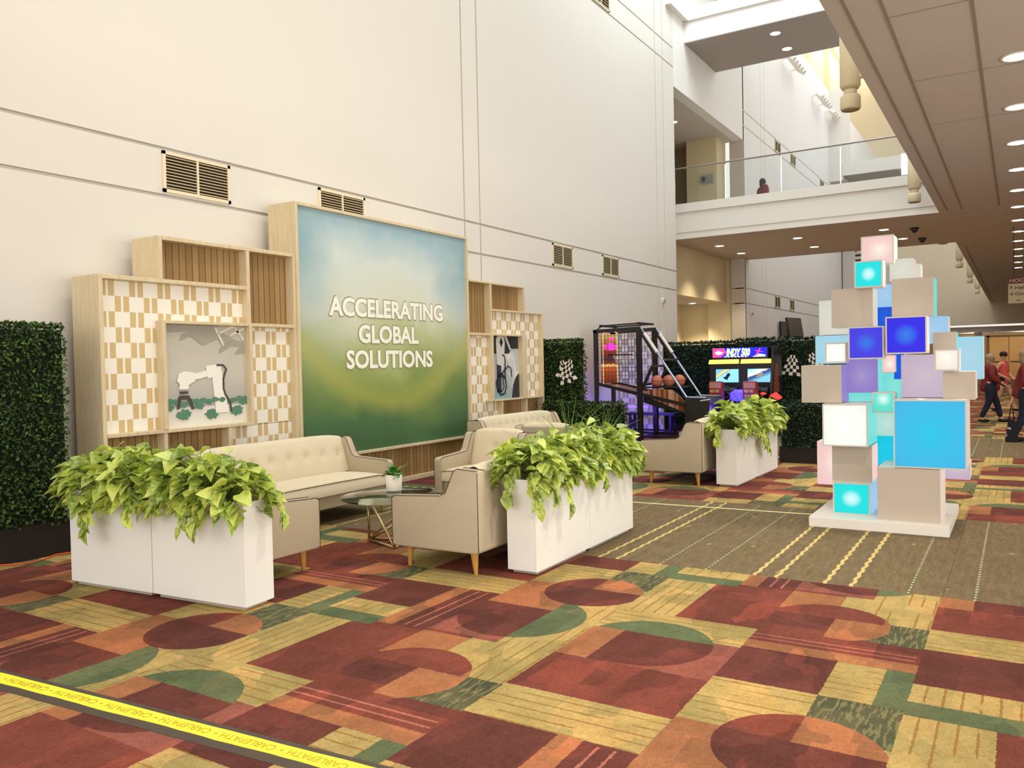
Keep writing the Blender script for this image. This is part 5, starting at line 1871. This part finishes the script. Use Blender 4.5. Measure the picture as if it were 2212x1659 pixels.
# ------------------------------------------------------------------ arcade: double racing cabinet
rc = empty('racing_game', (16.6, 4.75, 0), 'double racing arcade cabinet with lit blue marquee and two driver screens', 'arcade game')
dk = plain('black_cabinet_laminate', (0.015, 0.015, 0.018, 1), 0.35, 0.4)
mb = MB()
mb.box(16.33, 16.95, 4.14, 5.38, 0.0, 1.47)
mb.box(16.33, 16.9, 4.20, 5.32, 1.47, 1.79)
mk('cabinet', mb, dk, rc, bevel=0.01)
mk('side_wall', MB().prism([(16.1, 0.55), (16.2, 1.0), (16.33, 1.5), (16.36, 1.80), (16.9, 1.80), (17.0, 1.2), (17.0, 0.0), (16.3, 0.0)], 'y', 4.09, 4.135), dk, rc)
N = NT('orange_side_art', 0.4, 0.4)
g = N.sep(N.gen())
st_ = N.m_('GREATER_THAN', N.m_('FRACT', N.m_('ADD', N.m_('MULTIPLY', g[2], 7.0), N.m_('MULTIPLY', g[0], 2.5))), 0.5)
N.color(N.mix(st_, rgb(150, 84, 52), rgb(96, 40, 30)))
mk('side_art', MB().prism([(16.3, 0.85), (16.45, 1.45), (16.6, 1.45), (16.75, 0.9)], 'y', 4.082, 4.09), N.m, rc)
X0 = 16.30
mq = mk('marquee', MB().prism([(X0 + 0.0, 1.60), (X0 + 0.03, 1.785), (X0 + 0.06, 1.785), (X0 + 0.06, 1.60)], 'y', 4.22, 5.30), emis('marquee_blue', rgb(24, 24, 214), 1.0), rc)
XM = X0 - 0.004
mb = MB().prism([(5.30, 1.60), (5.30, 1.785), (5.08, 1.785), (5.02, 1.70), (5.14, 1.60)], 'x', XM, XM + 0.03)
mk('pink_field', mb, emis('marquee_pink', rgb(206, 60, 130), 0.9), mq)
mb = MB()
mb.lathe((XM, 5.18, 1.69), [(0.032, -0.035), (0.034, 0.035)], 16)
mb.prism([(5.26, 1.70), (5.18, 1.72), (5.08, 1.70), (5.12, 1.665), (5.18, 1.655), (5.23, 1.665)], 'x', XM - 0.004, XM + 0.001)
for k in range(7):
    mb.box(XM - 0.002, XM + 0.02, 4.60 + k * 0.07, 4.645 + k * 0.07, 1.602, 1.618)
mk('winged_wheel_logo', mb, emis('marquee_white', (1, 1, 1, 1), 0.95), mq)
mb = MB()
put_text(mb, 'INDY 500', (XM - 0.006, 5.01, 1.625), (0, -1, 0), (0.05, 0, 1), 0.46, 0.14, 0.01, shear=0.2)
mk('title_lettering', mb, emis('marquee_yellow', rgb(226, 236, 60), 1.0), mq, fixn=False)
mb = MB()
put_text(mb, 'INDY 500', (XM - 0.003, 5.02, 1.618), (0, -1, 0), (0.05, 0, 1), 0.48, 0.160, 0.05, shear=0.2)
mk('title_outline', mb, emis('marquee_cyan', rgb(170, 236, 240), 0.95), mq, fixn=False)
mb = MB().prism([(4.50, 1.60), (4.36, 1.66), (4.24, 1.64), (4.24, 1.60)], 'x', XM - 0.002, XM + 0.03)
mk('white_swoosh', mb, emis('marquee_pale', rgb(170, 206, 240), 0.9), mq)
mb = MB().prism([(4.40, 1.62), (4.33, 1.76), (4.35, 1.77), (4.44, 1.63)], 'x', XM - 0.006, XM).prism([(4.44, 1.72), (4.28, 1.69), (4.28, 1.70), (4.44, 1.735)], 'x', XM - 0.007, XM)
mk('racing_car_art', mb, emis('marquee_red', rgb(214, 60, 120), 0.9), mq)
for (a, b) in ((4.765, 5.36), (4.13, 4.71)):
    lp = mk('leader_panel', MB().prism([(16.20, 1.47), (16.27, 1.555), (16.30, 1.555), (16.30, 1.47)], 'y', a, b), emis('leader_yellow', rgb(250, 208, 84), 0.85), rc)
    mb = MB()
    put_text(mb, 'RACE LEADER', (16.222, b - 0.05, 1.487), (0, -1, 0), (0.55, 0, 0.83), b - a - 0.1, 0.05, 0.02)
    mk('leader_lettering', mb, emis('leader_orange', rgb(222, 150, 30), 0.8), lp, fixn=False)


def mat_game(kind):
    N = NT('game_screen_' + kind, 0.2, 0.4)
    g = N.sep(N.gen())
    y, z = N.m_('SUBTRACT', 1.0, g[1]), g[2]
    if kind == 'pool':
        d = N.m_('SUBTRACT', N.m_('ADD', z, 0.0), N.m_('ADD', N.m_('MULTIPLY', y, 1.1), 0.28))
        nz = N.noise(N.comb(y, z, 0), 9, 3)
        c = N.ramp(N.m_('ADD', d, 0.5), [(0.0, rgb(110, 200, 222)), (0.45, rgb(120, 206, 226)), (0.5, rgb(30, 84, 120)), (0.55, rgb(214, 200, 130)), (0.78, rgb(170, 180, 120)), (0.85, rgb(60, 170, 220))]).outputs[0]
        c = N.mix(N.m_('MULTIPLY', nz, 0.25), c, rgb(240, 240, 220))
    else:
        d = N.m_('ADD', N.m_('MULTIPLY', y, 0.7), N.m_('MULTIPLY', z, -1.0))
        nz = N.noise(N.comb(N.m_('MULTIPLY', y, 2.0), N.m_('MULTIPLY', z, 9.0), 0), 2, 3)
        c = N.ramp(N.m_('ADD', N.m_('ADD', d, 0.85), N.m_('MULTIPLY', N.m_('SUBTRACT', nz, .5), .3)), [(0.0, rgb(120, 206, 206)), (0.3, rgb(206, 236, 232)), (0.48, rgb(226, 240, 240)), (0.55, rgb(30, 60, 104)), (0.72, rgb(52, 84, 150)), (1.0, rgb(120, 190, 214))]).outputs[0]
    N.color((0.02, 0.02, 0.02, 1))
    N.lk(c, N.b.inputs['Emission Color'])
    N.b.inputs['Emission Strength'].default_value = 0.95
    return N.m


sc1 = mk('screen', MB().box(16.318, 16.33, 4.785, 5.245, 1.095, 1.36), mat_game('pool'), rc)
mk('race_car_image', MB().prism([(5.07, 1.16), (5.02, 1.15), (4.95, 1.24), (4.96, 1.28), (5.0, 1.28), (5.06, 1.20)], 'x', 16.314, 16.318).prism([(5.10, 1.19), (5.08, 1.21), (4.99, 1.15), (5.01, 1.14)], 'x', 16.313, 16.318), plain('car_image_navy', rgb(24, 40, 72), 0.3), sc1)
sc2 = mk('screen', MB().box(16.318, 16.33, 4.145, 4.60, 1.095, 1.36), mat_game('speed'), rc)
mk('race_car_image', MB().prism([(4.44, 1.20), (4.40, 1.25), (4.34, 1.28), (4.28, 1.27), (4.30, 1.23), (4.40, 1.19)], 'x', 16.314, 16.318), plain('car_image_grey', rgb(196, 190, 176), 0.3), sc2)
for y in (5.0, 4.38):
    mk('dashboard', MB().prism([(16.33, 0.70), (16.05, 0.86), (16.05, 0.95), (16.33, 1.02)], 'y', y - 0.22, y + 0.22), dk, rc, bevel=0.01)
    mb = MB()
    mb.tube([(16.0 + 0.05 * sin(a * pi / 8), y + 0.13 * cos(a * pi / 8), 0.90 + 0.12 * sin(a * pi / 8)) for a in range(17)], 0.015, 6)
    mb.bar((16.0, y - 0.12, 0.90), (16.0, y + 0.12, 0.90), 0.02)
    mk('steering_wheel', mb, M['black'], rc)
for y, c, nm in ((4.62, (0.08, 0.04, 1, 1), 'blue_light_strip'), (3.98, (1, 0.03, 0.02, 1), 'red_light_strip')):
    if nm[0] == 'b':
        mk(nm, MB().lathe((15.98, 4.66, 0.74), [(0.16, 0), (0.20, 0.05), (0.18, 0.16), (0.10, 0.22)], 20), emis(nm, c, 1.1), rc)
    else:
        mk(nm, MB().prism([(4.10, 0.84), (3.98, 0.91), (3.86, 0.80), (3.94, 0.76)], 'x', 16.0, 16.05), emis(nm, c, 1.4), rc)
        mk('red_button', MB().ball((16.0, 4.22, 0.88), 0.05, 12, 8, sc=(0.5, 1.2, 0.5)), emis('red_button', c, 1.2), rc)
seatm = plain('red_seat_shell', rgb(136, 40, 36), 0.45, 0.4)
N = NT('seat_stripe_art', 0.5, 0.3)
g = N.sep(N.gen())
st_ = N.m_('GREATER_THAN', N.m_('FRACT', N.m_('MULTIPLY', N.m_('ADD', g[2], N.m_('MULTIPLY', g[1], 0.45)), 8.0)), 0.45)
st_ = N.m_('MULTIPLY', st_, N.m_('GREATER_THAN', g[2], 0.5))
N.color(N.mix(st_, rgb(150, 60, 44), rgb(206, 168, 140)))
for (yc, lab) in ((5.05, 'red racing seat of the arcade game, left one beside the basketball machine'), (4.385, 'red racing seat of the arcade game, right one')):
    e = empty('racing_chair', (15.8, yc, 0), lab, 'chair', 'red seats of the racing game')
    bk = mk('seat_back', MB().prism([(15.70, 0.35), (15.66, 1.12), (15.73, 1.135), (15.80, 1.08), (15.86, 0.35)], 'y', yc - 0.135, yc + 0.135), seatm, e, bevel=0.015)
    mk('back_art', MB().prism([(15.662, 0.90), (15.653, 1.105), (15.660, 1.105), (15.672, 0.90)], 'y', yc - 0.11, yc + 0.115), N.m, bk)
    mb = MB()
    put_text(mb, 'INDY 500', (15.650, yc + 0.10, 0.915), (0, -1, 0.0), (-0.06, 0, 1), 0.17, 0.055, 0.03)
    for k in range(6):
        mb.box(15.668, 15.68, yc - 0.10 + k * 0.035, yc - 0.08 + k * 0.035, 0.84, 0.865)
    mk('back_lettering', mb, plain('seat_print', rgb(222, 190, 150), 0.5), bk, fixn=False)
    mk('seat_pan', MB().prism([(15.80, 0.30), (15.80, 0.45), (16.04, 0.47), (16.05, 0.30)], 'y', yc - 0.17, yc + 0.17), seatm, e, bevel=0.02)
    mk('pedestal', MB().box(15.75, 16.04, yc - 0.12, yc + 0.12, 0, 0.30), dk, e)

# ------------------------------------------------------------------ checkered flags on the hedges
def mat_check():
    N = NT('checkered_cloth', 0.7, 0.2)
    uv = N.n('ShaderNodeUVMap')
    s = N.sep(uv.outputs[0])
    c = N.m_('MODULO', N.m_('ADD', N.m_('FLOOR', N.m_('MULTIPLY', s[0], 5.0)), N.m_('FLOOR', N.m_('MULTIPLY', s[1], 6.0))), 2.0)
    N.color(N.mix(c, (0.012, 0.012, 0.012, 1), rgb(222, 214, 200)))
    return N.m


M['check'] = mat_check()


def flag(x, yc, zt, wdt, h, ang, label, seed):
    """cloth hanging from a short stick, rippled; faces -x"""
    e = empty('checkered_flag', (x, yc, zt - h), label, 'flag', 'checkered flags pinned to the hedges')
    rng = random.Random(seed)
    n, m = 10, 12
    ca, sa = cos(ang), sin(ang)
    vs, uv, fs = [], [], []
    for j in range(m + 1):
        for i in range(n + 1):
            u, v = i / n, j / m
            fl = (0.35 + 0.65 * v)
            a = (u - 0.5) * wdt * fl
            b = -v * h
            y = yc - (a * ca - b * sa)
            z = zt + a * sa + b * ca
            vs.append((x - 0.02 - 0.018 * sin(u * 9 + seed) * v, y, z))
            uv.append((u, v))
    for j in range(m):
        for i in range(n):
            a = j * (n + 1) + i
            fs.append((a, a + 1, a + n + 2, a + n + 1))
    vsb = [(vx + 0.004, vy, vz) for vx, vy, vz in vs]
    mb = MB().add(vs + vsb, fs + [tuple(q + len(vs) for q in f[::-1]) for f in fs], 0, True)
    o = mk('cloth', mb, M['check'], e, fixn=False)
    ul = o.data.uv_layers.new(name='UVMap')
    uv2 = uv + uv
    for lp in o.data.loops:
        ul.data[lp.index].uv = uv2[lp.vertex_index]
    mk('stick', MB().cyl((x - 0.012, yc - 0.5 * sa * h * 0.1, zt + 0.03), (x - 0.004, yc, zt - h * 0.5), 0.006, seg=6), M['black'], e)


flag(12.52, 6.74, 1.60, 0.34, 0.40, 0.35, 'checkered flag on the narrow tall hedge, left of its pair', 1)
flag(12.50, 6.55, 1.61, 0.32, 0.38, -0.45, 'checkered flag on the narrow tall hedge, right of its pair', 2)
flag(17.26, 3.93, 1.62, 0.40, 0.42, -0.12, 'checkered flag on the back hedge, clear of the cube tower', 3)
flag(17.26, 3.58, 1.64, 0.42, 0.42, 0.5, 'checkered flag on the back hedge, partly behind the cube tower', 4)

# ------------------------------------------------------------------ people
def skin_obj(name, verts, edges, mat, parent, loc, rz, sub=2, root=0):
    me = bpy.data.meshes.new(name)
    me.from_pydata([v[:3] for v in verts], edges, [])
    o = bpy.data.objects.new(name, me)
    COL.objects.link(o)
    md = o.modifiers.new('skin', 'SKIN')
    md.use_smooth_shade = True
    for i, v in enumerate(verts):
        sv = me.skin_vertices[0].data[i]
        sv.radius = (v[3], v[4] if len(v) > 4 else v[3])
        sv.use_root = (i == root)
    o.modifiers.new('sub', 'SUBSURF').levels = sub
    dg = bpy.context.evaluated_depsgraph_get()
    m2 = bpy.data.meshes.new_from_object(o.evaluated_get(dg))
    bpy.data.objects.remove(o, do_unlink=True)
    a = Matrix.Rotation(rz, 4, 'Z')
    for v in m2.vertices:
        v.co = a @ v.co
    m2.materials.clear()
    m2.materials.append(mat)
    for p in m2.polygons:
        p.use_smooth = True
    m2.name = name
    ob = bpy.data.objects.new(name, m2)
    COL.objects.link(ob)
    ob.parent = parent
    return ob


skinm = plain('skin', rgb(206, 156, 128), 0.55)


def person(loc, rz, label, feet, hands, elbows, knees, top, bottom, shoes, hairm, H=1.62, sleeves=True, shorts=False, hair='short', glasses=False, lean=0.0, wide=1.0, skirt=0.0):
    """local frame: faces +x; y left. feet/hands/... are (left, right) joint positions"""
    e = empty('person', loc, label, 'person', 'people in the hall')
    k = H / 1.62
    hip, sh, nk, hd = 0.88 * k, 1.33 * k, 1.38 * k, 1.50 * k
    V, Ed = [], []

    def add(p, r, par=None, r2=None):
        V.append((p[0], p[1], p[2], r, r2 if r2 else r))
        if par is not None:
            Ed.append((par, len(V) - 1))
        return len(V) - 1
    pel = add((0, 0, hip), 0.10 * wide, None, 0.08)
    wst = add((0.0, 0, hip + 0.16), 0.08 * wide, pel, 0.065)
    chs = add((lean * 0.5, 0, sh - 0.10), 0.105 * wide, wst, 0.085)
    neck = add((lean, 0, nk), 0.05, chs)
    hdb = add((lean + 0.01, 0, hd - 0.04), 0.065, neck)
    hdt = add((lean + 0.015, 0, hd + 0.055), 0.082, hdb)
    for s, el, hn in ((1, elbows[0], hands[0]), (-1, elbows[1], hands[1])):
        shd = add((lean, s * 0.165 * wide, sh), 0.052, chs)
        ee = add(el, 0.038, shd)
        wr = add(hn, 0.026, ee)
        d = (Vector(hn) - Vector(el)).normalized()
        pm = add(tuple(Vector(hn) + d * 0.055), 0.030, wr, 0.016)
        side = Vector((1, 0, 0)) if abs(d.x) < 0.8 else Vector((0, 0, 1))
        for f in range(4):
            o1 = Vector(hn) + d * 0.09 + side * (0.022 * (f - 1.5))
            kf = add(tuple(o1 + d * 0.025), 0.0085, pm)
            add(tuple(o1 + d * (0.055 + 0.008 * (1.5 - abs(f - 1.5))) + Vector((0, -s * 0.018, 0))), 0.007, kf)
        t1 = add(tuple(Vector(hn) + d * 0.04 + side * 0.045), 0.010, wr)
        add(tuple(Vector(hn) + d * 0.075 + side * 0.055), 0.008, t1)
    for s, kn, ft in ((1, knees[0], feet[0]), (-1, knees[1], feet[1])):
        hp = add((0, s * 0.09, hip - 0.05), 0.090 * wide, pel)
        kk = add(kn, 0.055, hp)
        an = add((ft[0], ft[1], ft[2] + 0.09), 0.036, kk)
        add((ft[0] + 0.10, ft[1], ft[2] + 0.035), 0.030, an)
    body = skin_obj('body', V, Ed, skinm, e, loc, rz, 1)
    # face: nose, brows line and ears as part of separate small meshes
    a = Matrix.Rotation(rz, 4, 'Z')

    def loc_mesh(name, mb, mat):
        mb.v = [tuple(a @ Vector(v) + Vector(loc)) for v in mb.v]
        return mk(name, mb, mat, e)
    hx = lean + 0.015
    loc_mesh('nose_and_ears', MB().ball((hx + 0.083, 0, hd), 0.014, 8, 6, sc=(1.1, 0.8, 1.5)).ball((hx - 0.005, 0.078, hd), 0.016, 8, 6, sc=(0.7, 0.4, 1.5)).ball((hx - 0.005, -0.078, hd), 0.016, 8, 6, sc=(0.7, 0.4, 1.5)), skinm)
    loc_mesh('mouth', MB().box(hx + 0.068, hx + 0.078, -0.022, 0.022, hd - 0.052, hd - 0.043), plain('lips', rgb(160, 84, 76), 0.5))
    loc_mesh('eyes', MB().ball((hx + 0.072, 0.03, hd + 0.022), 0.010, 8, 6).ball((hx + 0.072, -0.03, hd + 0.022), 0.010, 8, 6), M['black'])
    hm = MB()
    if hair == 'short':
        hm.ball((hx - 0.012, 0, hd + 0.060), 0.096, 16, 10, sc=(1.02, 0.95, 0.88))
    else:
        hm.ball((hx - 0.018, 0, hd + 0.035), 0.100, 16, 10, sc=(1.0, 0.98, 1.08))
        hm.ball((hx - 0.05, 0, hd - 0.05), 0.085, 14, 8, sc=(0.75, 1.05, 1.15))
    loc_mesh('hair', hm, hairm)
    if glasses:
        loc_mesh('glasses', MB().box(hx + 0.080, hx + 0.086, -0.06, 0.06, hd + 0.010, hd + 0.040).box(hx, hx + 0.083, 0.068, 0.072, hd + 0.02, hd + 0.03), M['black'])
    # clothes
    V, Ed = [], []
    c0 = add((0, 0, hip - 0.16 - skirt), 0.180 * wide, None, 0.16)
    c0 = add((0, 0, hip - 0.04), 0.170 * wide, c0, 0.15)
    c0 = add((0, 0, hip + 0.08), 0.160 * wide, c0, 0.14)
    c1 = add((0, 0, hip + 0.20), 0.150 * wide, c0, 0.13)
    c2 = add((lean * 0.5, 0, sh - 0.10), 0.150 * wide, c1, 0.12)
    c3 = add((lean, 0, sh + 0.005), 0.085, c2)
    for s, el, hn in ((1, elbows[0], hands[0]), (-1, elbows[1], hands[1])):
        shd = add((lean, s * 0.165 * wide, sh - 0.005), 0.068 * wide, c2)
        if sleeves:
            ee = add(el, 0.058 * wide, shd)
            add(tuple(Vector(el).lerp(Vector(hn), 0.93)), 0.040, ee)
    skin_obj('top', V, Ed, top, e, loc, rz, 1)
    V, Ed = [], []
    p0 = add((0, 0, hip + 0.16), 0.125 * wide, None, 0.10)
    p0 = add((0, 0, hip + 0.02), 0.140 * wide, p0, 0.118)
    for s, kn, ft in ((1, knees[0], feet[0]), (-1, knees[1], feet[1])):
        hp = add((0, s * 0.09, hip - 0.09), 0.104 * wide, p0)
        if shorts:
            add(tuple(Vector((0, s * 0.09, hip - 0.05)).lerp(Vector(kn), 0.5)), 0.092, hp)
        else:
            kk = add(kn, 0.074, hp)
            add((ft[0], ft[1], ft[2] + 0.10), 0.058, kk)
    skin_obj('trousers' if not shorts else 'shorts', V, Ed, bottom, e, loc, rz, 1)
    for s, ft in ((1, feet[0]), (-1, feet[1])):
        mb = MB().ball((ft[0] + 0.06, ft[1], ft[2] + 0.045), 0.05, 12, 8, sc=(2.5, 0.9, 0.85))
        loc_mesh('shoe', mb, shoes)
    return e


maroon = plain('maroon_knit', rgb(116, 42, 46), 0.8, noise=0.15, nscale=30)
coral = plain('coral_top', rgb(226, 96, 92), 0.7)
navy = plain('navy_trousers', rgb(28, 32, 48), 0.8)
dshorts = plain('dark_shorts', rgb(30, 34, 44), 0.8)
shoem = plain('dark_shoe', rgb(24, 22, 24), 0.5)
greyh = plain('grey_blond_hair', rgb(150, 128, 104), 0.8)
darkh = plain('dark_brown_hair', rgb(46, 30, 26), 0.7)
# walker in the coral top (strides towards the right of the picture, face to the viewer)
person((25.82, 0.36, 0), radians(-110), 'person in coral sleeveless top and dark shorts, walking, hand at waist, wearing glasses',
       feet=((0.26, 0.06, 0.0), (-0.24, -0.06, 0.0)), hands=((0.16, 0.12, 0.93), (0.12, -0.22, 0.92)), elbows=((0.0, 0.26, 1.05), (-0.10, -0.28, 1.06)),
       knees=((0.17, 0.08, 0.47), (-0.06, -0.08, 0.46)), top=coral, bottom=dshorts, shoes=shoem, hairm=darkh, sleeves=False, shorts=True, glasses=True, H=1.60)
person((21.5, 0.56, 0), radians(-80), 'person in maroon sweater and dark trousers half hidden behind the cube tower',
       feet=((0.22, 0.08, 0.0), (-0.20, -0.08, 0.0)), hands=((0.16, 0.24, 0.86), (0.20, -0.20, 0.90)), elbows=((-0.06, 0.27, 1.03), (0.0, -0.27, 1.03)),
       knees=((0.14, 0.09, 0.46), (-0.04, -0.09, 0.46)), top=maroon, bottom=navy, shoes=shoem, hairm=greyh, hair='long', H=1.54, wide=1.25)
person((17.0, -0.10, 0), radians(-90), 'person in maroon sweater at the right picture edge carrying a black tote bag',
       feet=((0.20, 0.09, 0.0), (-0.18, -0.09, 0.0)), hands=((-0.20, 0.22, 0.74), (0.20, -0.24, 0.80)), elbows=((-0.12, 0.28, 1.02), (0.0, -0.28, 1.02)),
       knees=((0.12, 0.09, 0.46), (-0.04, -0.09, 0.46)), top=maroon, bottom=navy, shoes=shoem, hairm=greyh, hair='long', H=1.62, wide=1.15)
person((25.75, 6.71, 5.56), radians(-60), 'person with long dark hair and maroon top on the upper bridge behind the glass',
       feet=((0.12, 0.08, 0.0), (-0.12, -0.08, 0.0)), hands=((0.20, 0.20, 0.92), (0.20, -0.20, 0.92)), elbows=((0.0, 0.26, 1.03), (0.0, -0.26, 1.03)),
       knees=((0.08, 0.09, 0.46), (-0.02, -0.09, 0.46)), top=maroon, bottom=navy, shoes=shoem, hairm=darkh, hair='long', H=1.56, wide=1.5)
# tote bag
e = empty('tote_bag', (16.78, 0.12, 0.0), 'black tote bag with pale print carried at the right picture edge', 'bag')
mk('bag_body', MB().prism([(0.02, 0.0), (0.21, 0.0), (0.215, 0.05), (0.17, 0.36), (0.15, 0.40), (0.08, 0.40), (0.05, 0.36), (0.015, 0.05)], 'x', 16.72, 16.84), plain('black_canvas', rgb(26, 24, 30), 0.8), e, bevel=0.01)
mk('handles', MB().tube([(16.73, 0.16, 0.36), (16.75, 0.13, 0.58), (16.78, 0.12, 0.66), (16.76, 0.10, 0.58), (16.74, 0.07, 0.36)], 0.009, 6).tube([(16.83, 0.16, 0.36), (16.81, 0.13, 0.58), (16.78, 0.115, 0.66), (16.81, 0.10, 0.58), (16.83, 0.07, 0.36)], 0.009, 6), plain('black_strap', rgb(20, 18, 22), 0.7), e)
mk('pale_print', MB().prism([(0.19, 0.24), (0.17, 0.27), (0.12, 0.25), (0.13, 0.22)], 'x', 16.716, 16.72).prism([(0.20, 0.10), (0.20, 0.15), (0.185, 0.15), (0.185, 0.10)], 'x', 16.716, 16.72), plain('bag_print', rgb(170, 160, 170), 0.6), e)

# far hall doors
e = empty('double_door', (65.9, 0.5, 0), 'tan double doors with a push bar in the far hall', 'door')
for a, b in ((0.60, 1.75), (-0.6, 0.57)):
    mk('leaf', MB().box(65.9, 65.98, a, b, 0, 2.72), plain('tan_door_leaf', rgb(196, 156, 100), 0.5), e)
mk('frame', MB().box(65.85, 66.0, 1.75, 1.9, 0, 2.85).box(65.85, 66.0, -0.7, 1.9, 2.72, 2.85), plain('brown_door_frame', rgb(112, 84, 56), 0.6), e)
mk('push_bars', MB().box(65.84, 65.9, 0.65, 1.7, 1.0, 1.05).box(65.84, 65.9, -0.5, 0.5, 1.0, 1.05), M['black_metal'], e)
struct('wall_far_hall_pier', MB().box(62.5, 63.0, 2.05, 2.55, 0, 3.0), M['wall'])
